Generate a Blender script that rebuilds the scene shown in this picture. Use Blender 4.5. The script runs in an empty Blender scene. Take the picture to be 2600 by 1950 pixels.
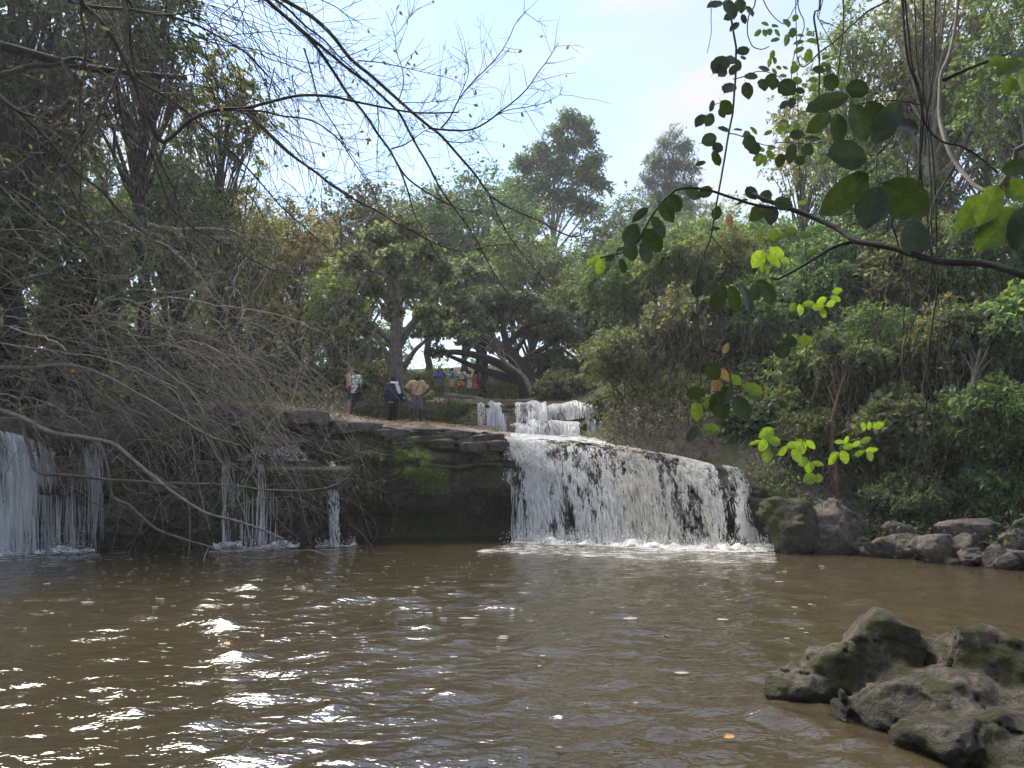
import bpy, math
import numpy as np
from math import radians, sin, cos, pi
from mathutils import Vector

# ---------------------------------------------------------------- camera, sky, sun, exposure
SC = bpy.context.scene
COL = SC.collection
F = 1850.0                      # focal length in photograph pixels (2600 wide)
HOR = 1218.0                    # row of the horizon
PITCH = math.atan((HOR - 975.0) / F)
CAMZ = 1.7
cam_d = bpy.data.cameras.new('camera'); cam = bpy.data.objects.new('camera', cam_d); COL.objects.link(cam)
cam_d.sensor_width = 36.0; cam_d.lens = 36.0 * F / 2600.0
cam_d.clip_start = 0.05; cam_d.clip_end = 2000
cam.location = (0, 0, CAMZ); cam.rotation_euler = (pi / 2 + PITCH, 0, 0)
SC.camera = cam
SC.view_settings.view_transform = 'Standard'; SC.view_settings.look = 'None'
SC.view_settings.gamma = 1.0; SC.view_settings.use_curve_mapping = False
SC.view_settings.exposure = 2.4
SC.cycles.adaptive_threshold = 0.03; SC.cycles.max_bounces = 6; SC.cycles.diffuse_bounces = 3; SC.cycles.glossy_bounces = 2; SC.cycles.transmission_bounces = 3; SC.cycles.volume_bounces = 0; SC.cycles.transparent_max_bounces = 10
SUN_EL, SUN_AZ = radians(55), radians(-38)          # azimuth from +Y towards +X
w = bpy.data.worlds.new('World'); SC.world = w; w.use_nodes = True
nt = w.node_tree; nt.nodes.clear()
def N(t, typ, **kw):
    n = t.nodes.new(typ)
    for k, v in kw.items():
        if k.startswith('i_'):
            n.inputs[int(k[2:]) if k[2:].isdigit() else k[2:].replace('_', ' ')].default_value = v
        else: setattr(n, k, v)
    return n
def ramp(t, fac, stops, interp='LINEAR'):
    r = N(t, 'ShaderNodeValToRGB'); r.color_ramp.interpolation = interp
    e = r.color_ramp.elements
    while len(e) < len(stops): e.new(0.5)
    for el, (p, c) in zip(e, stops):
        el.position = p; el.color = c if len(c) == 4 else (*c, 1)
    t.links.new(fac, r.inputs[0]); return r.outputs[0]
def mix(t, fac, a, b, typ='MIX'):
    m = N(t, 'ShaderNodeMix', data_type='RGBA', blend_type=typ)
    for sock, v in ((m.inputs[0], fac), (m.inputs[6], a), (m.inputs[7], b)):
        if isinstance(v, (int, float)): sock.default_value = v
        elif isinstance(v, tuple): sock.default_value = v if len(v) == 4 else (*v, 1)
        else: t.links.new(v, sock)
    return m.outputs[2]
def math_(t, op, a, b=0.0):
    m = N(t, 'ShaderNodeMath', operation=op)
    for s, v in ((m.inputs[0], a), (m.inputs[1], b)):
        if isinstance(v, (int, float)): s.default_value = v
        else: t.links.new(v, s)
    return m.outputs[0]
sky = N(nt, 'ShaderNodeTexSky', sky_type='NISHITA', sun_disc=False, sun_elevation=SUN_EL, sun_rotation=SUN_AZ,
        air_density=1.0, dust_density=0.25, ozone_density=1.0)
tc = N(nt, 'ShaderNodeTexCoord')
mp = N(nt, 'ShaderNodeMapping', i_Scale=(1.6, 1.6, 4.2), i_Location=(0.15, 0.4, 0.3))
nt.links.new(tc.outputs['Generated'], mp.inputs[0])
cn = N(nt, 'ShaderNodeTexNoise', i_Scale=1.35, i_Detail=7.0, i_Roughness=0.56, i_Distortion=0.35)
nt.links.new(mp.outputs[0], cn.inputs[0])
cf = ramp(nt, cn.outputs[0], [(0.40, (0.05,) * 3), (0.53, (0.5,) * 3), (0.64, (1,) * 3)])
skyc = mix(nt, cf, sky.outputs[0], (2.75, 2.74, 2.72))
bg = N(nt, 'ShaderNodeBackground', i_Strength=0.064)
nt.links.new(skyc, bg.inputs[0])
wo = N(nt, 'ShaderNodeOutputWorld'); nt.links.new(bg.outputs[0], wo.inputs[0])
sun_d = bpy.data.lights.new('sun', 'SUN'); sun = bpy.data.objects.new('sun', sun_d); COL.objects.link(sun)
sun_d.energy = 1.7; sun_d.angle = radians(34); sun_d.color = (1.0, 0.94, 0.84)
sdir = Vector((sin(SUN_AZ) * cos(SUN_EL), cos(SUN_AZ) * cos(SUN_EL), sin(SUN_EL)))
sun.rotation_euler = sdir.to_track_quat('Z', 'Y').to_euler()
sun.location = (-15, 30, 60)

# ---------------------------------------------------------------- helpers
def P(px, py, d):
    """world point seen at photograph pixel (px, py) at d metres ahead of the camera"""
    yc = (975.0 - np.asarray(py, float)) / F
    dy = cos(PITCH) - yc * sin(PITCH); dz = sin(PITCH) + yc * cos(PITCH)
    s = np.asarray(d, float) / dy
    return np.stack(np.broadcast_arrays((np.asarray(px, float) - 1300.0) / F * s, d * np.ones_like(s), CAMZ + dz * s), -1)
def G(px, py):
    """point on the water plane at a pixel"""
    yc = (975.0 - py) / F
    dy = cos(PITCH) - yc * sin(PITCH); dz = sin(PITCH) + yc * cos(PITCH)
    return P(px, py, -CAMZ / dz * dy)
def hashf(ix, iy, iz, seed):
    M = np.uint32
    h = (ix.astype(np.int64) * 374761393 + iy.astype(np.int64) * 668265263 + iz.astype(np.int64) * 2147483647 + seed * 1274126177) & 0xffffffff
    h = h.astype(M); h ^= h >> M(13); h = h * M(1274126177); h ^= h >> M(16); h = h * M(2246822519); h ^= h >> M(13)
    return h.astype(np.float64) / 4294967295.0 * 2 - 1
def vnoise(p, seed=0):
    p = np.asarray(p, float); i = np.floor(p).astype(np.int64); f = p - i; u = f * f * (3 - 2 * f)
    r = 0
    for dx in (0, 1):
        wx = u[..., 0] if dx else 1 - u[..., 0]
        for dy in (0, 1):
            wy = u[..., 1] if dy else 1 - u[..., 1]
            for dz in (0, 1):
                wz = u[..., 2] if dz else 1 - u[..., 2]
                r = r + wx * wy * wz * hashf(i[..., 0] + dx, i[..., 1] + dy, i[..., 2] + dz, seed)
    return r
def fbm(p, octv=4, seed=0, gain=0.5):
    a = 1.0; r = 0; p = np.asarray(p, float)
    for k in range(octv):
        r = r + a * vnoise(p, seed + k * 17); p = p * 2.03 + 5.1; a *= gain
    return r
def norm(v): return v / np.maximum(np.linalg.norm(v, axis=-1, keepdims=True), 1e-9)

def mk(name, verts, faces, mat, parent=None, smooth=True, col=None, uv=None):
    """one mesh object from arrays; faces: array (n,3|4) or a list of such arrays / index lists"""
    verts = np.asarray(verts, np.float32).reshape(-1, 3)
    if isinstance(faces, np.ndarray): faces = [faces]
    loops = []; sizes = []
    for f in faces:
        if isinstance(f, np.ndarray):
            if len(f): loops.append(f.reshape(-1)); sizes.append(np.full(len(f), f.shape[1]))
        else: loops.append(np.array(f)); sizes.append(np.array([len(f)]))
    loops = np.concatenate(loops).astype(np.int32); sizes = np.concatenate(sizes).astype(np.int32)
    me = bpy.data.meshes.new(name)
    me.vertices.add(len(verts)); me.vertices.foreach_set('co', verts.ravel())
    me.loops.add(len(loops)); me.loops.foreach_set('vertex_index', loops)
    me.polygons.add(len(sizes)); starts = np.concatenate([[0], np.cumsum(sizes)[:-1]]).astype(np.int32)
    me.polygons.foreach_set('loop_start', starts); me.polygons.foreach_set('loop_total', sizes)
    if smooth: me.polygons.foreach_set('use_smooth', np.ones(len(sizes), bool))
    if col is not None:
        a = me.color_attributes.new('Col', 'FLOAT_COLOR', 'POINT')
        c = np.ones((len(verts), 4), np.float32); c[:, :3] = col; a.data.foreach_set('color', c.ravel())
    if uv is not None:
        l = me.uv_layers.new(name='UVMap'); l.data.foreach_set('uv', np.asarray(uv, np.float32)[loops].ravel())
    me.update(calc_edges=True); me.validate()
    if mat: me.materials.append(mat)
    return link(name, me, parent)
def link(name, me, parent=None):
    o = bpy.data.objects.new(name, me); COL.objects.link(o)
    if parent is not None: o.parent = parent
    return o
def tag(o, label=None, cat=None, group=None, kind=None):
    for k, v in (('label', label), ('category', cat), ('group', group), ('kind', kind)):
        if v: o[k] = v
    return o
def empty(name, loc, label=None, cat=None, group=None):
    """an Empty at a thing's base; children built in world coordinates go through kid()"""
    o = bpy.data.objects.new(name, None); COL.objects.link(o); o.location = Vector([float(x) for x in loc]); o.empty_display_size = 0.1
    return tag(o, label, cat, group)
def kid(parent, name, verts, faces, mat, kind=None, **kw):
    root = parent; off = np.zeros(3)
    while root is not None: off = off + np.array(root.location); root = root.parent
    o = mk(name, np.asarray(verts).reshape(-1, 3) - off, faces, mat, parent, **kw)
    return tag(o, kind=kind)

def spline(pts, n):
    """Catmull-Rom through pts, n samples"""
    p = np.asarray(pts, float)
    if len(p) == 2: return p[0] + (p[1] - p[0]) * np.linspace(0, 1, n)[:, None]
    q = np.vstack([2 * p[0] - p[1], p, 2 * p[-1] - p[-2]])
    seg = np.linalg.norm(np.diff(p, axis=0), axis=1); cum = np.concatenate([[0], np.cumsum(seg)])
    t = np.linspace(0, cum[-1], n); k = np.clip(np.searchsorted(cum, t, side='right') - 1, 0, len(p) - 2)
    u = ((t - cum[k]) / np.maximum(seg[k], 1e-9))[:, None]
    a, b, c, d = q[k], q[k + 1], q[k + 2], q[k + 3]
    return 0.5 * (2 * b + (c - a) * u + (2 * a - 5 * b + 4 * c - d) * u ** 2 + (3 * b - a - 3 * c + d) * u ** 3)
def tubes(lines, radii, sides=5):
    """batch of tubes: lines (B,n,3), radii (B,n) -> verts, faces"""
    L = np.asarray(lines, float); R = np.asarray(radii, float)
    if L.ndim == 2: L = L[None]; R = R[None]
    B, n, _ = L.shape
    T = norm(np.gradient(L, axis=1))
    ref = np.tile(np.array([0.3, 0.2, 0.93]), (B, 1)); t0 = norm(L[:, -1] - L[:, 0])
    bad = np.abs((ref * t0).sum(-1)) > 0.85; ref[bad] = (0.95, 0.25, 0.1)
    U = norm(np.cross(T, ref[:, None, :])); V = np.cross(T, U)
    a = np.arange(sides) / sides * 2 * pi
    ring = U[:, :, None, :] * np.cos(a)[None, None, :, None] + V[:, :, None, :] * np.sin(a)[None, None, :, None]
    verts = L[:, :, None, :] + ring * R[:, :, None, None]
    base = (np.arange(B)[:, None, None] * n + np.arange(n - 1)[None, :, None]) * sides
    k = np.arange(sides)[None, None, :]; k2 = (k + 1) % sides
    f = np.stack([base + k, base + k2, base + sides + k2, base + sides + k], -1).reshape(-1, 4)
    return verts.reshape(-1, 3), f
class Bag:
    """collects verts / faces / colours of several shapes into one mesh"""
    def __init__(s): s.v = []; s.f = {3: [], 4: []}; s.c = []; s.n = 0
    def add(s, v, f, c=(1, 1, 1)):
        v = np.asarray(v).reshape(-1, 3); f = np.asarray(f)
        s.f[f.shape[1]].append(f + s.n); s.v.append(v); s.n += len(v)
        s.c.append(np.broadcast_to(np.asarray(c, float), (len(v), 3)))
        return s
    def merge(s, o, c):
        for v, f in zip(*o.raw()): s.add(v, f, c)
    def raw(s):
        v, fs, _ = s.get(); return [v] * len(fs), fs
    def get(s): return np.concatenate(s.v), [np.concatenate(x) for x in s.f.values() if x], np.concatenate(s.c)
    def kid(s, parent, name, mat, **kw):
        v, f, c = s.get(); return kid(parent, name, v, f, mat, col=c, **kw)
    def top(s, name, mat, **kw):
        v, f, c = s.get(); return mk(name, v, f, mat, col=c, **kw)

# leaves ---------------------------------------------------------------------------------------
def leaves(c, axis, nrm, L, W, col, oval=False):
    """batch of folded leaves; c base points (n,3)"""
    n = len(c); axis = norm(axis); side = norm(np.cross(axis, nrm)); up = np.cross(side, axis)
    L = np.broadcast_to(np.asarray(L, float), (n,))[:, None]; W = np.broadcast_to(np.asarray(W, float), (n,))[:, None]
    if not oval:
        m = c + axis * L * 0.42 + up * W * 0.16
        v = np.stack([c, m + side * W * 0.5, c + axis * L - up * L * 0.08, m - side * W * 0.5], 1)
        i = np.arange(n)[:, None] * 4
        f = np.concatenate([i + np.array([[0, 1, 2]]), i + np.array([[0, 2, 3]])])
        k = 4
    else:
        a = c + axis * L * 0.22; b = c + axis * L * 0.60 - up * L * 0.02
        v = np.stack([c, a + side * W * 0.38 + up * W * .1, b + side * W * 0.46 + up * W * .1, c + axis * L - up * L * 0.1,
                      b - side * W * 0.46 + up * W * .1, a - side * W * 0.38 + up * W * .1], 1)
        i = np.arange(n)[:, None] * 6
        f = np.concatenate([i + np.array([[0, 1, 2]]), i + np.array([[0, 2, 3]]), i + np.array([[0, 3, 4]]), i + np.array([[0, 4, 5]])])
        k = 6
    return v.reshape(-1, 3), f, np.repeat(np.broadcast_to(col, (n, 3)), k, 0)
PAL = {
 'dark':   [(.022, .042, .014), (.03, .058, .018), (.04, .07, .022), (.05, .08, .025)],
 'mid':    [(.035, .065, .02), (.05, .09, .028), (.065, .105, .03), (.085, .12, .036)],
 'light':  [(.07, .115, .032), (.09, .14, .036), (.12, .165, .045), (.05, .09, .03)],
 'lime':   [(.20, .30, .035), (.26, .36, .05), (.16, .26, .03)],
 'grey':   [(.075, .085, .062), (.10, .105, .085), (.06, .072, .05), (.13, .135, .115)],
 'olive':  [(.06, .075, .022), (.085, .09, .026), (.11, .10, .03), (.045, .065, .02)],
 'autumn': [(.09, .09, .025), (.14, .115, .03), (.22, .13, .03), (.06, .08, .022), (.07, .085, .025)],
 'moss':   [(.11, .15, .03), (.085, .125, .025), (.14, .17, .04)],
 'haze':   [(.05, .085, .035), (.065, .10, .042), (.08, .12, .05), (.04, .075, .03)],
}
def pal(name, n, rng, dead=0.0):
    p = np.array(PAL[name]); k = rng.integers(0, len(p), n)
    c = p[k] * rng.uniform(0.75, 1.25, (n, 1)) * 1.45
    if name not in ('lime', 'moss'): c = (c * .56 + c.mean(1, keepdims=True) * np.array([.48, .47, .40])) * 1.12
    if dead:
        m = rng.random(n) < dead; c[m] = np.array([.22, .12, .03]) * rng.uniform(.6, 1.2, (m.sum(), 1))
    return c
def rdir(n, rng): return norm(rng.normal(size=(n, 3)))
def clump_leaves(bag, clumps, n, size, palette, rng, droop=0.35, per=9, dead=0.0, oval=False, shell=0.6, ratio=0.5, twigs=None):
    """leaves on short twigs spread through flattened clumps [(centre, radius xyz)]"""
    C = np.array([c for c, r in clumps]); R = np.array([np.broadcast_to(r, 3) for c, r in clumps], float)
    wgt = R[:, 0] * R[:, 1] + R[:, 0] * R[:, 2]; wgt = wgt / wgt.sum()
    nt_ = max(1, n // per); k = rng.choice(len(C), nt_, p=wgt)
    d = rdir(nt_, rng); d[:, 2] = d[:, 2] * 0.9 + 0.12; d = norm(d)
    rad = rng.uniform(shell, 1.08, nt_)[:, None]
    end = C[k] + d * R[k] * rad
    tl = size * rng.uniform(2.0, 4.5, nt_)[:, None]
    td = norm(d * R[k] + rdir(nt_, rng) * 0.8 * R[k].mean(1, keepdims=True)); td[:, 2] -= 0.15; td = norm(td)
    start = end - td * tl
    s = np.linspace(0.15, 1, per)
    pos = start[:, None] + (end - start)[:, None] * s[None, :, None]
    pos[:, :, 2] -= (tl * 0.25 * s[None, :] ** 2) * droop * 2
    pos = pos.reshape(-1, 3); m = len(pos)
    tdr = np.repeat(td, per, 0); sd = norm(np.cross(tdr, rdir(m, rng)))
    ax = norm(tdr * 0.6 + sd * 0.9 + np.array([0, 0, -droop]))
    nr = rdir(m, rng) * 0.75 + np.array([0, 0, 1.0])
    L = size * rng.uniform(0.65, 1.35, m)
    tone = np.repeat(rng.uniform(0.75, 1.25, (nt_, 1)), per, 0) * np.clip(1 + rng.normal(0, .1, 3), .75, 1.3) * rng.uniform(.85, 1.2)
    bag.add(*leaves(pos, ax, nr, L, L * ratio * rng.uniform(.8, 1.2, m), pal(palette, m, rng, dead) * tone, oval))
    if twigs is not None:
        sel = rng.random(nt_) < twigs[1]
        ln = np.stack([C[k][sel] * 0.35 + start[sel] * 0.65, start[sel], end[sel]], 1)
        twigs[0].add(*tubes(ln, np.tile([twigs[2], twigs[2] * .8, twigs[2] * .4], (sel.sum(), 1)), 3))

# signed-distance modelling --------------------------------------------------------------------
def narrow_eval(fn, X, vox, st=5):
    n = X.shape[:3]; Xc = X[::st, ::st, ::st]; Dc = fn(Xc)
    ix = [np.minimum((np.arange(n[i]) + st // 2) // st, Xc.shape[i] - 1) for i in range(3)]
    D = Dc[np.ix_(*ix)].copy(); m = np.abs(D) < 1.35 * st * vox
    D[m] = fn(X[m]); return D
def surface_nets(fn, lo, hi, vox, narrow=True):
    lo = np.asarray(lo, float); hi = np.asarray(hi, float)
    n = np.ceil((hi - lo) / vox).astype(int) + 1
    ax = [lo[i] + np.arange(n[i]) * vox for i in range(3)]
    X = np.stack(np.meshgrid(*ax, indexing='ij'), -1)
    D = narrow_eval(fn, X, vox) if narrow else fn(X)
    S = D < 0
    cnt = np.zeros(n - 1, int); acc = np.zeros((*(n - 1), 3))
    sl = lambda o: tuple(slice(o[i], n[i] - 1 + o[i]) for i in range(3))
    cs = [(i, j, k) for i in (0, 1) for j in (0, 1) for k in (0, 1)]
    for a in cs:
        for axx in range(3):
            if a[axx]: continue
            b = list(a); b[axx] = 1; b = tuple(b)
            da, db = D[sl(a)], D[sl(b)]; cr = (da < 0) != (db < 0)
            t = np.where(cr, da / np.where(cr, da - db, 1), 0)
            cnt += cr
            for i in range(3): acc[..., i] += np.where(cr, a[i] + (t if i == axx else 0), 0)
    act = cnt > 0; idx = np.full(cnt.shape, -1); idx[act] = np.arange(act.sum())
    cell = np.stack(np.nonzero(act), -1)
    V = lo + (cell + acc[act] / cnt[act][:, None]) * vox
    Fs = []
    for axx in range(3):
        a1, a2 = (axx + 1) % 3, (axx + 2) % 3
        sa = [slice(1, n[i] - 1) for i in range(3)]; sa[axx] = slice(0, n[axx] - 1)
        sb = list(sa); sb[axx] = slice(1, n[axx])
        cr = S[tuple(sa)] != S[tuple(sb)]; neg = S[tuple(sa)]
        p = np.stack(np.nonzero(cr), -1); base = p.copy(); base[:, a1] += 1; base[:, a2] += 1
        def at(o1, o2):
            q = base.copy(); q[:, a1] -= o1; q[:, a2] -= o2; return idx[q[:, 0], q[:, 1], q[:, 2]]
        q = np.stack([at(1, 1), at(0, 1), at(0, 0), at(1, 0)], -1)
        fl = ~neg[cr]; q[fl] = q[fl][:, ::-1]
        Fs.append(q)
    return V, np.concatenate(Fs)
def smin(a, b, k):
    h = np.clip(0.5 + 0.5 * (b - a) / k, 0, 1); return b + (a - b) * h - k * h * (1 - h)
def s_cone(X, a, b, ra, rb):
    a = np.asarray(a, float); b = np.asarray(b, float); ab = b - a
    t = np.clip(((X - a) @ ab) / max(ab @ ab, 1e-9), 0, 1)
    return np.linalg.norm(X - (a + t[..., None] * ab), axis=-1) - (ra + (rb - ra) * t)
def s_ell(X, c, r):
    q = (X - np.asarray(c, float)) / np.asarray(r, float); k = np.linalg.norm(q, axis=-1)
    return (k - 1) * min(r)

# ---------------------------------------------------------------- materials
def newmat(name):
    m = bpy.data.materials.new(name); m.use_nodes = True; t = m.node_tree; t.nodes.clear()
    o = N(t, 'ShaderNodeOutputMaterial'); return m, t, o
def bsdf(t, color, rough=0.7, spec=0.3, bump=None, bstr=0.3, bdist=0.02):
    b = N(t, 'ShaderNodeBsdfPrincipled'); b.inputs['Specular IOR Level'].default_value = spec
    for s, v in ((b.inputs['Base Color'], color), (b.inputs['Roughness'], rough)):
        if isinstance(v, (int, float)): s.default_value = v
        elif isinstance(v, tuple): s.default_value = (*v, 1)
        else: t.links.new(v, s)
    if bump is not None:
        n = N(t, 'ShaderNodeBump', i_Strength=bstr, i_Distance=bdist); t.links.new(bump, n.inputs['Height']); t.links.new(n.outputs[0], b.inputs['Normal'])
    return b
def noise(t, scale, detail=5, rough=0.6, vec=None, dist=0.0):
    n = N(t, 'ShaderNodeTexNoise', i_Scale=scale, i_Detail=float(detail), i_Roughness=rough, i_Distortion=dist)
    if vec is None: vec = N(t, 'ShaderNodeTexCoord').outputs['Object']
    t.links.new(vec, n.inputs[0]); return n.outputs[0]
def scaled(t, s, src='Object'):
    m = N(t, 'ShaderNodeMapping', i_Scale=s); t.links.new(N(t, 'ShaderNodeTexCoord').outputs[src], m.inputs[0]); return m.outputs[0]
def m_plain(name, c, rough=0.7, spec=0.3, var=0.25, scale=8.0):
    m, t, o = newmat(name); nz = noise(t, scale)
    col = ramp(t, nz, [(0.3, tuple(x * (1 - var) for x in c)), (0.7, tuple(min(1, x * (1 + var)) for x in c))])
    t.links.new(bsdf(t, col, rough, spec, nz, 0.25).outputs[0], o.inputs[0]); return m
def m_leaf(name, trans=0.40, rough=0.5, spec=0.18):
    m, t, o = newmat(name)
    a = N(t, 'ShaderNodeAttribute', attribute_name='Col')
    b = bsdf(t, a.outputs[0], rough, spec)
    tr = N(t, 'ShaderNodeBsdfTranslucent'); t.links.new(mix(t, 1.0, a.outputs[0], (1.5, 1.6, 0.75), 'MULTIPLY'), tr.inputs[0])
    ms = N(t, 'ShaderNodeMixShader', i_0=trans); t.links.new(b.outputs[0], ms.inputs[1]); t.links.new(tr.outputs[0], ms.inputs[2])
    t.links.new(ms.outputs[0], o.inputs[0]); return m
def m_attr(name, rough=0.8, spec=0.2, nscale=6.0, amt=0.5):
    m, t, o = newmat(name)
    a = N(t, 'ShaderNodeAttribute', attribute_name='Col'); nz = noise(t, nscale, 6)
    c = mix(t, 1.0, a.outputs[0], ramp(t, nz, [(0.3, (1 - amt,) * 3), (0.7, (1 + amt * .6,) * 3)]), 'MULTIPLY')
    t.links.new(bsdf(t, c, rough, spec, nz, 0.5, 0.03).outputs[0], o.inputs[0]); return m
M_LEAF = m_leaf('leaf_green')
M_BARK = m_attr('bark')
M_TWIG = m_attr('twig', 0.75, 0.25, 25.0, 0.35)
def m_rock(name, base, dark, moss=0.0, mosscol=(.05, .075, .015), wet=0.25, lichen=True, scale=1.0, wetline=0.25):
    m, t, o = newmat(name)
    tcn = N(t, 'ShaderNodeTexCoord'); geo = N(t, 'ShaderNodeNewGeometry')
    pos = geo.outputs['Position']
    n1 = noise(t, 1.3 * scale, 8, 0.62, pos, 0.4); n2 = noise(t, 7.0 * scale, 8, 0.7, pos); n3 = noise(t, 30.0 * scale, 5, 0.7, pos)
    c = ramp(t, n1, [(0.32, dark), (0.55, base), (0.75, tuple(x * 1.25 for x in base))])
    c = mix(t, 0.75, c, ramp(t, n2, [(0.34, (.22,) * 3), (0.5, (.95,) * 3), (0.68, (1.6,) * 3)]), 'MULTIPLY')
    c = mix(t, 0.5, c, ramp(t, n3, [(0.35, (.4,) * 3), (0.65, (1.45,) * 3)]), 'MULTIPLY')
    if lichen:
        vor = N(t, 'ShaderNodeTexVoronoi', i_Scale=2.1 * scale); t.links.new(pos, vor.inputs[0])
        c = mix(t, ramp(t, vor.outputs[0], [(0.0, (.35,) * 3), (0.18, (0,) * 3)]), c, tuple(x * 1.7 for x in base))
    if moss > 0:
        mf = noise(t, 0.9 * scale, 8, 0.68, pos, 0.8)
        mask = ramp(t, mf, [(0.62 - moss * 0.3, (0,) * 3), (0.70 - moss * 0.3, (1,) * 3)])
        mc = mix(t, n2, tuple(x * 0.45 for x in mosscol), tuple(x * 1.5 for x in mosscol))
        c = mix(t, mask, c, mc)
    sp = N(t, 'ShaderNodeSeparateXYZ'); t.links.new(pos, sp.inputs[0])
    wl = math_(t, 'ADD', sp.outputs[2], math_(t, 'MULTIPLY', math_(t, 'SUBTRACT', n1, 0.5), 0.25))
    wm = ramp(t, wl, [(0.0, (1,) * 3), (wetline, (0,) * 3)])
    c = mix(t, wm, c, mix(t, 1.0, c, (.38, .36, .34), 'MULTIPLY'))
    r = ramp(t, wm, [(0, (0.82,) * 3), (1, (wet,) * 3)])
    h = math_(t, 'ADD', math_(t, 'MULTIPLY', n2, 1.0), math_(t, 'MULTIPLY', n3, 0.35))
    b = bsdf(t, c, r, 0.35, h, 1.0, 0.20 / scale ** .5)
    t.links.new(b.outputs[0], o.inputs[0]); return m
M_CLIFF = m_rock('cliff_rock', (.13, .104, .086), (.045, .037, .031), 0.38, (.062, .082, .02), wet=0.45, lichen=False, wetline=0.5)
M_SLAB = m_rock('slab_rock', (.20, .165, .15), (.09, .07, .06), 0.08, wet=0.6)
M_BANKROCK = m_rock('bank_rock', (.20, .16, .135), (.06, .048, .04), 0.12, wet=0.25, scale=1.6)
M_MOSSROCK = m_rock('mossy_rock', (.09, .075, .055), (.035, .03, .022), 0.62, (.07, .082, .02), wet=0.25, scale=1.6)
M_BOULDER = m_rock('boulder_rock', (.165, .138, .102), (.035, .03, .022), 0.46, (.058, .062, .013), wet=0.16, scale=3.0, wetline=0.2)
# ---------------------------------------------------------------- terrain
EDGE = [(-500, 1085, 15.2), (-200, 1088, 16.2), (0, 1092, 17), (80, 1118, 17.3), (250, 1120, 18), (330, 1080, 18.6), (430, 1035, 19.2), (560, 1035, 19.8),
        (850, 1062, 20.8), (960, 1088, 21.3), (1150, 1092, 21.6), (1280, 1106, 21.9), (1400, 1118, 22.0), (1550, 1133, 21.6),
        (1700, 1158, 20.8), (1800, 1178, 20.0), (1870, 1190, 19.3), (1960, 1240, 18.4), (2100, 1325, 17.8), (2190, 1375, 17.3)]
edge = np.array([P(*e) for e in EDGE])
seg = np.linalg.norm(np.diff(edge[:, :2], axis=0), axis=1); ECUM = np.concatenate([[0], np.cumsum(seg)])
NE = 330
eu = np.linspace(0, ECUM[-1], NE)
EL = np.stack([np.interp(eu, ECUM, edge[:, i]) for i in range(3)], -1)          # dense cliff-top line
k5 = np.ones(7) / 7
for i in range(3): EL[3:-3, i] = np.convolve(EL[:, i], k5, 'valid')
ET = norm(np.gradient(EL[:, :2], axis=0)); EN = np.stack([ET[:, 1], -ET[:, 0]], -1)  # outward (towards pool)
def upx(px): return float(np.interp(px, [e[0] for e in EDGE], ECUM))                # pixel column -> length along the cliff
CTRL = EDGE + [(430, 1008, 25), (650, 1020, 26), (880, 1061, 24.5), (1000, 1083, 23.6), (1060, 1078, 24), (1200, 1098, 24.6), (1400, 1124, 24.8), (1500, 1132, 24),
    (560, 1000, 29), (850, 1022, 28.5), (950, 1018, 28.6), (1100, 1012, 29.5), (1215, 1021, 28.6), (1400, 1025, 28.6), (1500, 1026, 28.2), (960, 1074, 25.7), (1150, 1086, 25.7), (1250, 1098, 25.9),
    (1110, 1004, 34), (1210, 1006, 34), (1000, 1000, 36), (1400, 1012, 36), (1350, 1005, 38), (1200, 990, 45), (1300, 960, 60), (900, 960, 45), (1600, 940, 45), (1300, 930, 100),
    (1560, 1075, 25), (1650, 1060, 24), (1750, 1090, 22.5), (1600, 960, 30), (1800, 960, 25), (1900, 1080, 21), (2100, 1050, 20.5), (2200, 900, 23), (2600, 950, 19), (2600, 700, 25), (2000, 780, 30), (1750, 850, 33),
    (2600, 1290, 17.0), (3000, 1000, 18), (2400, 1305, 17.9), (2320, 1372, 16.7), (2500, 1378, 15.7), (2650, 1385, 14.9), (0, 1040, 20.5), (200, 1050, 21.5), (-400, 1000, 20), (0, 960, 28), (300, 980, 30), (-500, 850, 30), (300, 930, 50), (-800, 800, 45), (3000, 600, 40), (600, 940, 80), (2000, 850, 80)]
cp = np.array([P(*c) for c in CTRL])
extra = np.array([(-17, 14, 1.5), (-18, 5, 1.5), (-18, -5, 1.6), (-9, -4, 0.9), (0, -2, 0.15), (0, -6, 0.7), (5.5, 2, 0.5), (7.5, 6, 0.6), (12.2, 11.5, 0.4), (15, 12, 1.6), (11, 6, 2.0), (9, -4, 1.5),
                  (-60, 30, 9), (60, 30, 10), (-60, 110, 14), (60, 110, 15), (-250, 100, 16), (250, 100, 16), (0, 380, 18), (-250, 380, 18), (250, 380, 18), (-250, -60, 6), (250, -60, 6), (0, -60, 4)])
cp = np.vstack([cp, extra])
def rbf_fit(c):
    n = len(c); r = np.linalg.norm(c[:, None, :2] - c[None, :, :2], axis=-1)
    A = np.zeros((n + 3, n + 3)); A[:n, :n] = r + np.eye(n) * 0.02; A[:n, n] = 1; A[:n, n + 1:] = c[:, :2]; A[n:, :n] = A[:n, n:].T
    return np.linalg.solve(A, np.concatenate([c[:, 2], np.zeros(3)]))
RW = rbf_fit(cp)
def H(x, y):
    q = np.stack([np.ravel(x), np.ravel(y)], -1).astype(float); out = np.empty(len(q))
    for i in range(0, len(q), 20000):
        s = q[i:i + 20000]; r = np.linalg.norm(s[:, None] - cp[None, :, :2], axis=-1)
        out[i:i + 20000] = r @ RW[:-3] + RW[-3] + s @ RW[-2:]
    return out.reshape(np.shape(x))
def Hp(px, d):
    x = (px - 1300) / F * d; return float(H(np.array([x]), np.array([float(d)]))[0])
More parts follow.
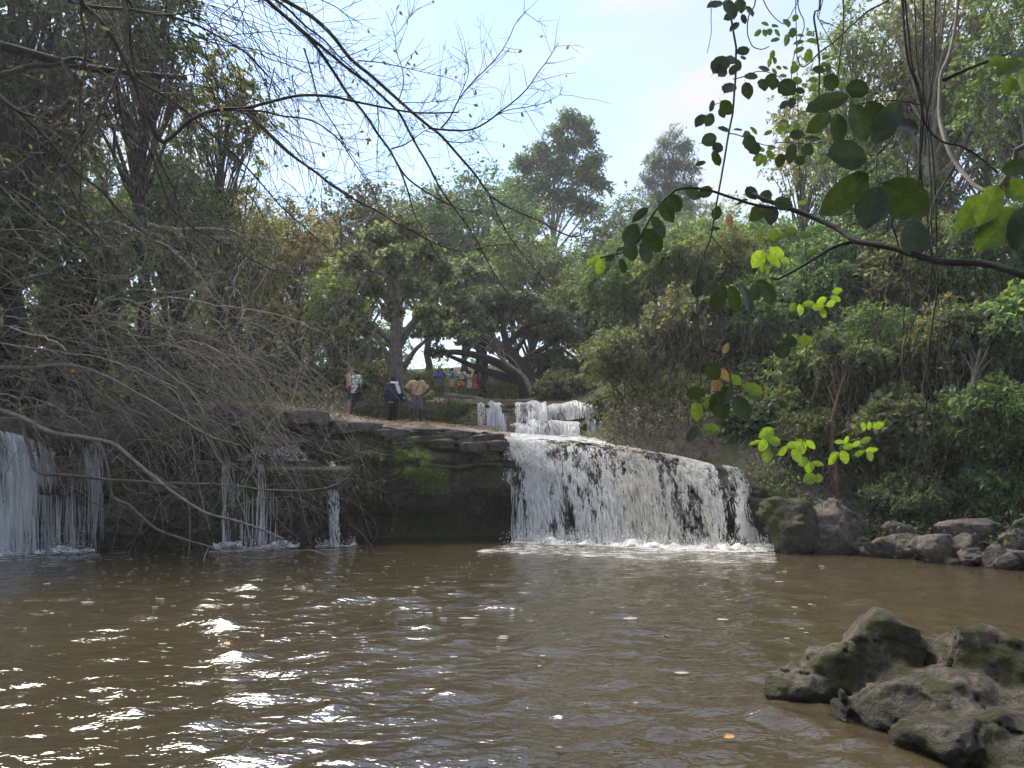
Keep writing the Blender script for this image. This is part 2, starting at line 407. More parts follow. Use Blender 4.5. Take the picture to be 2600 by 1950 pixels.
POOL = np.vstack([EL[:, :2] + EN * -0.9, [(8.5, 16.2), (9.2, 15.3), (10.0, 14.3), (11.3, 12.5), (8.0, 6.5), (5.0, 3.4), (3.0, 1.6), (0, 0.7), (-4, 0.6), (-12, 1.0), (-16.5, 6), (-16.5, 12)]])
def inpoly(x, y, poly):
    r = np.zeros(np.shape(x), bool); j = len(poly) - 1
    for i in range(len(poly)):
        xi, yi = poly[i]; xj, yj = poly[j]
        c = ((yi > y) != (yj > y)) & (x < (xj - xi) * (y - yi) / (yj - yi + 1e-12) + xi); r ^= c; j = i
    return r
def pdist(x, y, poly):
    d = np.full(np.shape(x), 1e9); pr = np.roll(poly, -1, 0)
    for a, b in zip(poly, pr):
        ab = b - a; t = np.clip(((x - a[0]) * ab[0] + (y - a[1]) * ab[1]) / (ab @ ab + 1e-12), 0, 1)
        d = np.minimum(d, np.hypot(x - a[0] - t * ab[0], y - a[1] - t * ab[1]))
    return d
gx = np.concatenate([-np.geomspace(300, 26, 14), np.arange(-25, 25.01, 0.34), np.geomspace(26, 300, 14)])
gy = np.concatenate([[-80, -40, -20, -12], np.arange(-8, 42, 0.34), np.geomspace(42.5, 400, 40)])
GX, GY = np.meshgrid(gx, gy, indexing='ij')
GZ = H(GX, GY) + 0.10 * fbm(np.stack([GX * .5, GY * .5, GX * 0], -1), 4, 3) - 0.12
near = (np.abs(GX) < 26) & (GY < 42) & (GY > -8)
ins = np.zeros(GX.shape, bool); ins[near] = inpoly(GX[near], GY[near], POOL)
pd = np.full(GX.shape, 9.0); pd[near] = pdist(GX[near], GY[near], POOL[::4])
GZ = np.where(ins, np.maximum(-1.1, -0.15 - pd * 0.5), GZ)
nx_, ny_ = GX.shape
ii = (np.arange(nx_ - 1)[:, None] * ny_ + np.arange(ny_ - 1)[None]).ravel()
GF = np.stack([ii, ii + ny_, ii + ny_ + 1, ii + 1], -1)
def m_ground():
    m, t, o = newmat('forest_soil'); geo = N(t, 'ShaderNodeNewGeometry'); pos = geo.outputs['Position']
    n1 = noise(t, 0.6, 8, 0.65, pos); n2 = noise(t, 9.0, 6, 0.7, pos)
    c = ramp(t, n1, [(0.3, (.030, .022, .015)), (0.5, (.065, .047, .03)), (0.62, (.04, .05, .016)), (0.75, (.09, .07, .045))])
    c = mix(t, 0.8, c, ramp(t, n2, [(0.3, (.45,) * 3), (0.7, (1.5,) * 3)]), 'MULTIPLY')
    t.links.new(bsdf(t, c, 0.9, 0.15, n2, 0.8, 0.05).outputs[0], o.inputs[0]); return m
ground = tag(mk('ground', np.stack([GX, GY, GZ], -1), GF, m_ground()), kind='structure')

# ---------------------------------------------------------------- cliff: strata built in the profile
rows_t = np.concatenate([np.linspace(0, 1, 84), 1 + np.linspace(0.03, 1, 12)])
UU = eu[:, None] * np.ones((1, 84)); TT = np.ones((NE, 1)) * rows_t[None, :84]
ZB = -0.7
zt = EL[:, 2][:, None]; ZZ = ZB + (zt - ZB) * TT
warp = ZZ + 0.30 * vnoise(np.stack([UU * 0.35, ZZ * 0.2, UU * 0], -1), 5) + 0.07 * vnoise(np.stack([UU * 2, ZZ * 2, UU * 0], -1), 6)
bounds = np.array([-1.2, .22, .5, 1.25, 2.0, 2.16, 2.6, 2.78, 3.1, 3.22, 3.6, 5.0])
ki = np.clip(np.searchsorted(bounds, warp) - 1, 0, len(bounds) - 2)
lo_, hi_ = bounds[ki], bounds[ki + 1]; eh = np.minimum(warp - lo_, hi_ - warp)
rk = np.random.default_rng(4); blen = rk.uniform(1.1, 3.4, 20); bsh = rk.uniform(0, 5, 20)
bw = UU / blen[ki] + bsh[ki] + 0.12 * vnoise(np.stack([UU * 1.5, ZZ * 1.5, ki * 3.1], -1), 8); bj = np.floor(bw); be = np.minimum(bw - bj, 1 - (bw - bj)) * blen[ki]
off = 0.30 * hashf(bj.astype(int), ki, ki * 0, 11) + 0.22 * hashf(ki * 0, ki, ki * 0, 12)
off -= 0.16 * np.exp(-(eh / 0.035) ** 2) + 0.10 * np.exp(-(be / 0.05) ** 2)
off += 0.26 * fbm(np.stack([UU * 1.0, ZZ * 1.3, UU * 0], -1), 5, 21) - .10 * np.abs(vnoise(np.stack([UU * 2.3, ZZ * 2.0, UU * 0], -1), 23))
def sm(a, b, x): t = np.clip((x - a) / (b - a), 0, 1); return t * t * (3 - 2 * t)
uD0, uD1 = upx(820), upx(1330)
sect = sm(uD0 - 1, uD0 + .6, UU) * (1 - sm(uD1 - .4, uD1 + .8, UU))
under = sm(1.25, 0.55, ZZ + 0.25 * vnoise(np.stack([UU * .7, UU * 0, UU * 0], -1), 31))
off += sect * (0.25 * sm(0.9, 1.5, ZZ) * sm(2.9, 2.2, ZZ) - 1.25 * under)
uC0, uC1 = upx(545), upx(865)                                         # ledge half way up where the thin falls drop
secC = sm(uC0 - .3, uC0 + .2, UU) * (1 - sm(uC1 - .2, uC1 + .3, UU))
off += secC * (0.95 * sm(2.12, 1.98, ZZ)) - secC * 0.5 * sm(1.9, 2.3, ZZ) * sm(3.1, 2.8, ZZ)
secL = 1 - sm(upx(260), upx(420), UU); off -= secL * (0.35 + 0.3 * sm(.4, 1.5, ZZ))
uF0, uF1 = upx(1290), upx(1890)
secF = sm(uF0, uF0 + .8, UU) * (1 - sm(uF1 - .5, uF1 + .5, UU))
off = off * (1 - 0.45 * secF) - secF * 0.25
off += secF * 0.35 * sm(2.2, 1.7, ZZ) * (1 - sm(upx(1420), upx(1480), UU))   # step at the falls' foot of the first tier
off = off + 0.25
off -= 0.3 * sm(0.97, 1.0, TT)
CX = EL[:, 0][:, None] + EN[:, 0][:, None] * off; CY = EL[:, 1][:, None] + EN[:, 1][:, None] * off
cv = np.stack([CX, CY, ZZ], -1)
tops = []
for s in (rows_t[84:] - 1) * 2.6:
    x = EL[:, 0] + EN[:, 0] * (off[:, -1] * max(0, 1 - s) - s); y = EL[:, 1] + EN[:, 1] * (off[:, -1] * max(0, 1 - s) - s)
    hz = H(x, y); b = min(1, s / 0.8)
    step = 0.06 * np.round(2.5 * fbm(np.stack([x * .8, y * 1.6, x * 0], -1), 3, 40)) / 2.5
    tops.append(np.stack([x, y, EL[:, 2] * (1 - b) + (hz + 0.05) * b + step], -1))
cv = np.concatenate([cv, np.stack(tops, 1)], 1)
nr_ = cv.shape[1]
ii = (np.arange(NE - 1)[:, None] * nr_ + np.arange(nr_ - 1)[None]).ravel()
CF = np.stack([ii, ii + nr_, ii + nr_ + 1, ii + 1], -1)
cliff = tag(mk('cliff', cv, CF, M_CLIFF), kind='structure')
def cliff_pt(px, z, push=0.0):
    """a point on the cliff face"""
    i = int(np.clip(np.searchsorted(eu, upx(px)), 1, NE - 2)); j = int(np.argmin(np.abs(cv[i, :84, 2] - z)))
    p = cv[i, j].copy(); p[:2] += EN[i] * push; return p

# ledge top: rock sheet with leaf litter, and slabs lying proud on it
def m_ledge():
    m, t, o = newmat('ledge_rock'); pos = N(t, 'ShaderNodeNewGeometry').outputs['Position']
    n1 = noise(t, 0.8, 8, 0.65, pos, 0.5); n2 = noise(t, 6.0, 8, 0.7, pos); n3 = noise(t, 40.0, 4, 0.6, pos)
    c = ramp(t, n1, [(0.3, (.07, .055, .048)), (0.5, (.19, .155, .145)), (0.68, (.27, .23, .22))])
    c = mix(t, 0.8, c, ramp(t, n2, [(0.3, (.4,) * 3), (0.55, (1,) * 3), (0.75, (1.4,) * 3)]), 'MULTIPLY')
    c = mix(t, 0.5, c, ramp(t, n3, [(0.3, (.6,) * 3), (0.7, (1.3,) * 3)]), 'MULTIPLY')
    t.links.new(bsdf(t, c, 0.8, 0.25, n2, 0.8, 0.06).outputs[0], o.inputs[0]); return m
M_LEDGE = m_ledge()
lu = np.linspace(upx(380), upx(1300), 120); ls = np.linspace(0.25, 4.6, 40)
LU, LS = np.meshgrid(lu, ls, indexing='ij')
ex = np.interp(LU, eu, EL[:, 0]); ey = np.interp(LU, eu, EL[:, 1]); enx = np.interp(LU, eu, EN[:, 0]); eny = np.interp(LU, eu, EN[:, 1])
lx, ly = ex - enx * LS, ey - eny * LS
stp = fbm(np.stack([lx * .55 + ly * .3, ly * 1.1, lx * 0], -1), 4, 50)
lz = H(lx, ly) + 0.07 + 0.05 * np.floor(stp * 3) / 1.5 + 0.02 * fbm(np.stack([lx * 3, ly * 3, lx * 0], -1), 3, 51)
lz[:, -2:] -= 0.4; lz[:, 0] -= .05
a_, b_ = LU.shape; ii = (np.arange(a_ - 1)[:, None] * b_ + np.arange(b_ - 1)[None]).ravel()
ledge = tag(mk('ledge', np.stack([lx, ly, lz], -1), np.stack([ii, ii + b_, ii + b_ + 1, ii + 1][::-1], -1), M_LEDGE), kind='structure')
def slab(parent, name, c, lx_, ly_, h, rot, seed, mat, tilt=0.0):
    r = np.random.default_rng(seed); n = 11; a = np.sort(np.arange(n) / n * 2 * pi + r.uniform(-.2, .2, n))
    k = 4.0; rad = (np.abs(np.cos(a)) ** k + np.abs(np.sin(a)) ** k) ** (-1 / k) * r.uniform(0.82, 1.12, n)
    x, y = np.cos(a) * rad * lx_ / 2, np.sin(a) * rad * ly_ / 2
    rings = [(0.94, -h), (1.0, -h * 0.72), (0.97, -h * 0.5), (1.02, -h * .2), (0.96, 0.0), (0.5, 0.02)]
    v = []
    for s, z in rings: v.append(np.stack([x * s, y * s, z + r.uniform(-.02, .02, n) + tilt * x], -1))
    v = np.concatenate(v + [[[0, 0, 0.02]]]); m = len(rings); f = []
    for q in range(m - 1):
        b = q * n; j = np.arange(n); f.append(np.stack([b + j, b + (j + 1) % n, b + n + (j + 1) % n, b + n + j], -1))
    j = np.arange(n); f.append(np.stack([(m - 1) * n + j, (m - 1) * n + (j + 1) % n, np.full(n, m * n)], -1))
    cr, sr = cos(rot), sin(rot); v = np.stack([v[:, 0] * cr - v[:, 1] * sr, v[:, 0] * sr + v[:, 1] * cr, v[:, 2]], -1) + np.asarray(c)
    return kid(parent, name, v, f, mat, smooth=False)
rs = np.random.default_rng(9)
for k, (px, py, d, lx_, ly_, h) in enumerate([(470, 1030, 19.7, 1.9, 1.2, .42), (620, 1032, 20.2, 1.7, 1.3, .40), (760, 1046, 20.6, 1.8, 1.3, .38), (905, 1074, 21.3, 1.5, 1.1, .30),
        (1000, 1092, 21.5, 1.2, .9, .22), (1085, 1096, 21.6, 1.0, .8, .18), (1160, 1096, 21.8, .9, .8, .2), (1235, 1104, 21.9, .9, .9, .2), (1115, 1118, 21.25, .9, .6, .25), (1205, 1124, 21.3, .8, .55, .28),
        (1262, 1120, 21.5, .7, .6, .3), (1040, 1122, 21.2, .8, .5, .2), (700, 1110, 20.0, 2.2, .9, .25), (860, 1120, 20.9, 1.5, .7, .3), (330, 1095, 18.9, 1.3, .9, .4), (170, 1112, 18.0, 1.0, .8, .25)]):
    slab(cliff, 'rock_slab', P(px, py, d), lx_, ly_, h, math.atan2(*ET[int(np.searchsorted(eu, upx(px)))][::-1]) + rs.uniform(-.15, .15), 100 + k, M_SLAB if py < 1100 else M_CLIFF, rs.uniform(-.04, .04))
# litter of dry leaves over the ledge
rl = np.random.default_rng(77); n = 5200
u_ = rl.uniform(upx(400), upx(1300), n); s_ = rl.uniform(0.0, 4.3, n)
x = np.interp(u_, eu, EL[:, 0]) - np.interp(u_, eu, EN[:, 0]) * s_; y = np.interp(u_, eu, EL[:, 1]) - np.interp(u_, eu, EN[:, 1]) * s_
keep = fbm(np.stack([x * .9, y * .9, x * 0], -1), 3, 60) > -0.25; x, y = x[keep], y[keep]; n = len(x)
z = H(x, y) + 0.13 + rl.uniform(0, .03, n)
bag = Bag(); pc = np.array([(.14, .085, .06), (.20, .14, .105), (.09, .055, .042), (.25, .20, .17)])
a_ = rl.uniform(0, 2 * pi, n)
bag.add(*leaves(np.stack([x, y, z], -1), np.stack([np.cos(a_), np.sin(a_), rl.uniform(-.3, .5, n)], -1), np.array([0, 0, 1.]) + rdir(n, rl) * .4, rl.uniform(.05, .12, n), .05, pc[rl.integers(0, 4, n)]))
tag(bag.top('leaf_litter', M_LEAF), 'dry brown leaf litter strewn over the rock ledge', 'leaf litter', kind='stuff')

# ---------------------------------------------------------------- water
def m_water():
    m, t, o = newmat('muddy_water'); pos = N(t, 'ShaderNodeNewGeometry').outputs['Position']
    n1 = noise(t, 0.25, 4, 0.5, pos); n2 = noise(t, 9.0, 3, 0.5, pos)
    mpn = N(t, 'ShaderNodeMapping', i_Scale=(1.0, 1.9, 1.0)); t.links.new(pos, mpn.inputs[0])
    n3 = noise(t, 5.0, 3, 0.55, mpn.outputs[0], 0.3)
    c = ramp(t, n1, [(0.3, (.043, .0335, .0175)), (0.7, (.058, .046, .025))])
    b = bsdf(t, c, 0.03, 0.8, math_(t, 'ADD', n3, math_(t, 'MULTIPLY', n2, .25)), 0.42, 0.06)
    b.inputs['IOR'].default_value = 1.42
    t.links.new(b.outputs[0], o.inputs[0]); return m
M_WATER = m_water()
wy = np.concatenate([np.geomspace(0.55, 3.2, 24)[:-1], np.geomspace(3.2, 24.0, 270)])
wa = np.linspace(-1, 1, 440); wa = np.sign(wa) * np.abs(wa) ** 1.15
WX = (wa[:, None] * (2.0 + 0.95 * wy[None])); WY = np.ones((440, 1)) * wy[None]
rw = np.random.default_rng(12); WZ = np.zeros_like(WX)
damp = sm(22, 6, WY) * 0.55 + 0.45
for i in range(46):
    lam = np.exp(rw.uniform(np.log(0.13), np.log(0.8))); ang = rw.normal(0, 0.75) - pi / 2
    k = 2 * pi / lam; slope = 0.043 * (lam / 0.4) ** 0.25
    env = 0.55 + 0.75 * vnoise(np.stack([WX * .35 + i * 7.1, WY * .35, WX * 0], -1), 70 + i)
    dx, dy = WX - 3.0, WY - 26.0
    ph = k * (WX * cos(ang) + WY * sin(ang)) + rw.uniform(0, 6.28)
    ph = ph + 1.2 * vnoise(np.stack([WX * .5, WY * .5 + i, WX * 0], -1), 170 + i)
    WZ += slope / k * np.sin(ph) * np.clip(env, 0, 2)
# small round swells that wander over the near water
for i in range(260):
    cy = rw.uniform(2.6, 13); cx = rw.uniform(-.75, .62) * cy; r0 = rw.uniform(.07, .17) * (0.7 + cy * .06); am = rw.uniform(.016, .042) * r0 / .12
    WZ += am * np.exp(-(((WX - cx) / (r0 * 1.5)) ** 2 + ((WY - cy) / r0) ** 2))
calm = 1 - 0.75 * sm(2.0, 3.4, WX) * sm(7.5, 5.5, WY)
WZ *= damp * calm
a_, b_ = WX.shape; ii = (np.arange(a_ - 1)[:, None] * b_ + np.arange(b_ - 1)[None]).ravel()
pool = tag(mk('pool_water', np.stack([WX, WY, WZ], -1), np.stack([ii, ii + b_, ii + b_ + 1, ii + 1], -1), M_WATER), kind='structure')

def m_white(name, thr=(0.42, 0.62), su=9.0, sv=0.8, tint=(.80, .80, .79), warm=0.0):
    m, t, o = newmat(name)
    uvn = N(t, 'ShaderNodeTexCoord').outputs['UV']
    m1 = N(t, 'ShaderNodeMapping', i_Scale=(su, sv, 1)); t.links.new(uvn, m1.inputs[0])
    m2 = N(t, 'ShaderNodeMapping', i_Scale=(su * 2.6, sv * 3.2, 1)); t.links.new(uvn, m2.inputs[0])
    m3 = N(t, 'ShaderNodeMapping', i_Scale=(1.1, 0.35, 1)); t.links.new(uvn, m3.inputs[0])
    n1 = noise(t, 1.0, 4, 0.6, m1.outputs[0], 0.25); n2 = noise(t, 1.0, 3, 0.6, m2.outputs[0], 0.6); n3 = noise(t, 1.0, 3, 0.5, m3.outputs[0])
    s = math_(t, 'ADD', math_(t, 'MULTIPLY', n1, .42), math_(t, 'ADD', math_(t, 'MULTIPLY', n2, .33), math_(t, 'MULTIPLY', n3, .25)))
    al = ramp(t, s, [(thr[0], (0,) * 3), (thr[1], (1,) * 3)])
    c = tint if not warm else mix(t, ramp(t, n3, [(0.45, (0,) * 3), (0.62, (warm,) * 3)]), tint, (.66, .57, .40))
    b = bsdf(t, c, 0.45, 0.4, n2, 0.4, 0.05)
    tr = N(t, 'ShaderNodeBsdfTranslucent', i_0=(*tint, 1)); ms = N(t, 'ShaderNodeMixShader', i_0=0.3)
    t.links.new(b.outputs[0], ms.inputs[1]); t.links.new(tr.outputs[0], ms.inputs[2])
    tp = N(t, 'ShaderNodeBsdfTransparent'); m5 = N(t, 'ShaderNodeMixShader'); t.links.new(al, m5.inputs[0])
    t.links.new(tp.outputs[0], m5.inputs[1]); t.links.new(ms.outputs[0], m5.inputs[2]); t.links.new(m5.outputs[0], o.inputs[0]); return m
M_SHEET = m_white('falling_water', (0.50, 0.64), 9.0, 3.0, warm=0.8)
M_SHEETU = m_white('upper_falling_water', (0.47, 0.64), 9.0, 0.5)
M_SHEETT = m_white('thin_falling_water', (0.50, 0.66))
M_FOAM = m_white('foam_water', (0.44, 0.56), 3.5, 3.5)
M_LACE = m_white('foam_lace', (0.50, 0.58), 3.2, 3.2, tint=(.62, .6, .56))
def m_strand():
    m, t, o = newmat('white_water'); a = N(t, 'ShaderNodeAttribute', attribute_name='Col')
    b = bsdf(t, a.outputs[0], 0.4, 0.4); tr = N(t, 'ShaderNodeBsdfTranslucent'); t.links.new(a.outputs[0], tr.inputs[0])
    ms = N(t, 'ShaderNodeMixShader', i_0=0.5); t.links.new(b.outputs[0], ms.inputs[1]); t.links.new(tr.outputs[0], ms.inputs[2])
    tp = N(t, 'ShaderNodeBsdfTransparent'); m2 = N(t, 'ShaderNodeMixShader', i_0=.72); t.links.new(tp.outputs[0], m2.inputs[1]); t.links.new(ms.outputs[0], m2.inputs[2]); t.links.new(m2.outputs[0], o.inputs[0]); return m
M_STRAND = m_strand()
def m_thread():
    m, t, o = newmat('clear_water_thread'); d = bsdf(t, (.72, .74, .76), .3, .5); tp = N(t, 'ShaderNodeBsdfTransparent'); ms = N(t, 'ShaderNodeMixShader', i_0=.36)
    t.links.new(tp.outputs[0], ms.inputs[1]); t.links.new(d.outputs[0], ms.inputs[2]); t.links.new(ms.outputs[0], o.inputs[0]); return m
M_THREAD = m_thread()
def lerp_pts(pts, u):
    p = np.asarray(pts, float); s = np.concatenate([[0], np.cumsum(np.linalg.norm(np.diff(p, axis=0), axis=1))]); s = s / s[-1]
    return np.stack([np.interp(u, s, p[:, i]) for i in range(3)], -1)
def fall(name, label, lip, base, nstr, seed, run=0.0, runv=None, dens=None, power=1.8, mat=None, sheet=True, wid=(.008, .024), jitter=.10, warm=None, bump=0.12, layers=2, lens=(.02, .075), smat=None):
    """a waterfall: translucent sheets that follow the drop and thousands of separate white strands"""
    r = np.random.default_rng(seed); lip = np.asarray(lip); base = np.asarray(base)
    root = empty(name, base.mean(0), label, 'waterfall')
    width = np.linalg.norm(np.diff(lip, axis=0), axis=1).sum()
    def path(u, t, lat=0.0):
        Lp, Bp = lerp_pts(lip, u), lerp_pts(base, u)
        tt = np.clip(t, 0, 1)[..., None]
        q = Lp + (Bp - Lp) * tt; q[..., 2] = Lp[..., 2] + (Bp[..., 2] - Lp[..., 2]) * tt[..., 0] ** power
        if run:
            neg = np.clip(-t, 0, 1)[..., None]; q = q + neg * np.asarray(runv)
        return q
    t0 = -run
    if sheet:
        nu, nv = max(24, int(width * 14)), 46
        for k in range(layers):
            U, T = np.meshgrid(np.linspace(0, 1, nu), np.linspace(t0, 1, nv), indexing='ij')
            q = path(U, T)
            dv = norm(base.mean(0) - lip.mean(0)); dv[2] = 0; dv = norm(dv)
            sd_ = np.array([-dv[1], dv[0], 0]); eg = np.exp(-U / .05) - np.exp(-(1 - U) / .05); q = q + sd_ * (eg * min(.3, width * .09) * fbm(np.stack([T * 7, U * 0 + k * 5, U * 0], -1), 3, seed + 77))[..., None]
            am = bump * (0.25 + np.clip(T, 0, 1))
            q = q + dv * (am * fbm(np.stack([U * width * 2.2, T * 1.2, U * 0 + k * 9], -1), 4, seed + 30 + k))[..., None] + dv * (0.05 * k - 0.10)
            ii = (np.arange(nu - 1)[:, None] * nv + np.arange(nv - 1)[None]).ravel()
            kid(root, 'water_sheet', q, np.stack([ii, ii + nv, ii + nv + 1, ii + 1], -1), mat or M_SHEET, uv=np.stack([U * width + k * 3.7, T * 2.6 + k * 1.3], -1).reshape(-1, 2))
    u = r.random(nstr * 3); t = r.uniform(t0, 0.97, nstr * 3)
    dn = 0.42 + 0.75 * fbm(np.stack([u * width * 1.7, t * 1.1, u * 0], -1), 3, seed + 5) + .55 * vnoise(np.stack([u * width * 6.5, t * 9, u * 0], -1), seed + 6)
    if dens: dn = dn * np.interp(u, [a for a, b in dens], [b for a, b in dens])
    sel = np.nonzero(r.random(len(u)) < dn)[0][:nstr]; u, t = u[sel], t[sel]; n = len(u)
    ln = r.uniform(*lens, n); ns = 4
    ts = np.clip(t[:, None] + ln[:, None] * np.linspace(0, 1, ns)[None], t0, 1.0)
    wig = np.cumsum(r.normal(0, .0022, (n, ns)), 1) * (5 / max(width, 1)) ; us = np.clip(u[:, None] + wig, 0, 1)
    q = path(us, ts)
    dv = norm(base.mean(0) - lip.mean(0)); dv[2] = 0; dv = norm(dv); sv = np.array([-dv[1], dv[0], 0])
    q = q + dv * (r.normal(0, jitter, n)[:, None, None] * (0.3 + np.clip(ts, 0, 1))[..., None]) + dv * 0.06
    q += rdir(n * ns, r).reshape(n, ns, 3) * 0.012
    w_ = r.uniform(*wid, n)[:, None] * np.array([.25, 1.0, .9, .2])[None]
    sdir_ = norm(sv + rdir(n, r) * .35)[:, None]
    v = np.stack([q - sdir_ * w_[..., None], q + sdir_ * w_[..., None]], 2).reshape(-1, 3)
    b0 = (np.arange(n)[:, None] * ns + np.arange(ns - 1)[None]) * 2; b0 = b0.ravel()
    f = np.stack([b0, b0 + 1, b0 + 3, b0 + 2], -1)
    c = np.full((n, 3), .86) * r.uniform(.75, 1.05, (n, 1))
    if warm is not None:
        wv = np.clip(np.interp(u, [a for a, b in warm], [b for a, b in warm]) + r.normal(0, .15, n), 0, 1)[:, None]
        c = c * (1 - wv) + np.array([.74, .66, .50]) * wv
    c = np.repeat(c, ns * 2, 0)
    kid(root, 'water_strands', v, f, smat or M_STRAND, kind='stuff', col=np.clip(c, 0, .88))
    return root
def foam(name, label, pts, wid, seed, ndrop=500, splash=0.16):
    """foam where a fall meets the pool: a lumpy sheet and thrown drops"""
    r = np.random.default_rng(seed); pts = np.asarray(pts, float); width = np.linalg.norm(np.diff(pts, axis=0), axis=1).sum()
    root = empty(name, pts.mean(0) * [1, 1, 0], label, 'foam')
    nu, nv = max(30, int(width * 12)), 22
    U, V = np.meshgrid(np.linspace(0, 1, nu), np.linspace(-1, 1, nv), indexing='ij')
    q = lerp_pts(pts, U); tg = norm(pts[-1] - pts[0]); nm = np.array([tg[1], -tg[0], 0]); nm = nm * (-1 if nm[1] > 0 else 1)
    wv = wid * (0.75 + 0.5 * vnoise(np.stack([U * width * .9, V * 0, U * 0], -1), seed)) * np.sin(np.clip(U, 0.02, .98) * pi) ** .35
    q = q + nm * (V * wv)[..., None]
    q[..., 2] = 0.035 + (0.17 * np.clip(fbm(np.stack([q[..., 0] * 4, q[..., 1] * 4, U * 0], -1), 4, seed + 1) + .3, 0, 1)) * np.exp(-((V + .25) / .45) ** 2)
    ii = (np.arange(nu - 1)[:, None] * nv + np.arange(nv - 1)[None]).ravel()
    kid(root, 'foam_sheet', q, np.stack([ii, ii + 1, ii + nv + 1, ii + nv], -1), M_FOAM, uv=np.stack([q[..., 0] * .9, q[..., 1] * 1.6], -1).reshape(-1, 2))
    q2 = lerp_pts(pts, U) + nm * ((V * .5 + .5) ** 1.3 * wid * 3.2 - wid * .3)[..., None]; q2[..., 2] = .028
    kid(root, 'foam_lace', q2, np.stack([ii, ii + 1, ii + nv + 1, ii + nv], -1), M_LACE, uv=np.stack([q2[..., 0] * .8, q2[..., 1] * 1.5], -1).reshape(-1, 2))
    u = r.random(ndrop); c = lerp_pts(pts, u) + nm * r.normal(0, wid * .5, ndrop)[:, None]; c[:, 2] = 0.03 + np.abs(r.normal(0, splash, ndrop))
    s = r.uniform(.004, .013, ndrop)[:, None, None]
    o = np.array([(1, 0, 0), (-1, 0, 0), (0, 1, 0), (0, -1, 0), (0, 0, 1.6), (0, 0, -1.6)])
    f = np.array([(0, 2, 4), (2, 1, 4), (1, 3, 4), (3, 0, 4), (2, 0, 5), (1, 2, 5), (3, 1, 5), (0, 3, 5)])
    kid(root, 'splash_drops', (c[:, None] + o[None] * s).reshape(-1, 3), (np.arange(ndrop)[:, None, None] * 6 + f).reshape(-1, 3), M_STRAND, kind='stuff', col=np.full(3, .8))
    return root
def Gb(px, py): return G(px, py)
# main fall
lipm = [P(1284, 1112, 21.6), P(1340, 1116, 21.7), P(1420, 1122, 21.8), P(1540, 1134, 21.3), P(1640, 1146, 20.8), P(1740, 1164, 20.2), P(1806, 1180, 19.7)]
basem = [G(1322, 1376), G(1380, 1377), G(1450, 1379), G(1560, 1382), G(1680, 1386), G(1780, 1390), G(1846, 1394)]
fall('waterfall', 'broad white main waterfall pouring into the brown pool', lipm, basem, 22000, 1, run=0.6, runv=(-.5, 5.5, 0.66),
     dens=[(0, .35), (.06, .7), (.13, 1.0), (.22, .85), (.36, .62), (.42, .45), (.5, .75), (.62, .85), (.75, 1.0), (.88, 1.1), (1, .9)], warm=[(0, 0), (.45, .05), (.58, .55), (.7, .45), (.85, .35), (1, .2)])
fall('waterfall', 'stepped white cascade on the left shoulder of the main waterfall', [P(1282, 1110, 21.3), P(1300, 1113, 21.3), P(1330, 1116, 21.35)], [P(1300, 1166, 20.85), P(1350, 1185, 20.7), P(1410, 1204, 20.6)], 900, 2, power=1.5, sheet=True, layers=1, jitter=.05)
fall('waterfall', 'thin water threads dripping beside the left side of the main waterfall', [P(1296, 1180, 20.9), P(1330, 1190, 20.8)], [G(1298, 1377), G(1336, 1377)], 60, 3, sheet=False, wid=(.006, .014), smat=M_THREAD, lens=(.1, .4), jitter=.04)
fall('waterfall', 'narrow white side fall right of the main waterfall above the mossy boulder', [P(1832, 1182, 18.9), P(1866, 1188, 18.8)], [G(1882, 1396), G(1928, 1394)], 1100, 4, mat=M_SHEETT, jitter=.06, bump=.06)
foam('foam', 'band of white foam along the foot of the main waterfall', [G(1300, 1379), G(1420, 1384), G(1560, 1388), G(1700, 1394), G(1850, 1400), G(1965, 1398)], 1.0, 40, 3400, .17)
# upper tier
def up(name, label, x0, x1, y0, y1, d0, d1, n, seed, **kw):
    kw.setdefault('mat', M_SHEETU); kw.setdefault('lens', (.08, .4)); kw.setdefault('wid', (.008, .022)); n = int(n * 1.6)
    g = np.random.default_rng(seed + 60); t = np.linspace(0, 1, 8); e = 5 * np.sin(t * pi) ** .5
    lip = [P(x0 + (x1 - x0) * q, y0 + 4 - a + g.normal(0, 3.0), d0 + g.normal(0, .14)) for q, a in zip(t, e)]
    return fall(name, label, lip, [P(x0 + 3 + (x1 - x0 + 2) * q, y1 + g.normal(0, 4.0), d1 + g.normal(0, .14)) for q in t], n, seed, **kw)
up('waterfall', 'thin pair of water threads at the left end of the upper cascade', 1212, 1228, 1023, 1098, 27.6, 27.0, 90, 5, sheet=False)
up('waterfall', 'narrow white curtain in the upper cascade left of a bare rock rib', 1234, 1281, 1022, 1103, 27.6, 26.8, 700, 6, run=.15, runv=(0, 2, .06), layers=1)
up('waterfall', 'wide white curtain in the upper cascade above the main waterfall', 1308, 1384, 1021, 1072, 27.6, 26.6, 900, 7, run=.15, runv=(0, 2, .06), layers=2)
up('waterfall', 'white curtain at the right end of the upper cascade', 1384, 1516, 1023, 1066, 27.5, 26.7, 1100, 8, run=.15, runv=(0, 2, .06), layers=2)
up('waterfall', 'second low step of the upper cascade with bubbling white water', 1306, 1466, 1068, 1108, 26.4, 25.7, 1500, 9, run=.3, runv=(0, .8, .03), layers=2)
up('waterfall', 'water trickling over the dark rock at the end of the upper cascade', 1486, 1524, 1060, 1112, 25.9, 25.6, 160, 10, sheet=False, wid=(.005, .013), smat=M_THREAD, lens=(.1, .4))
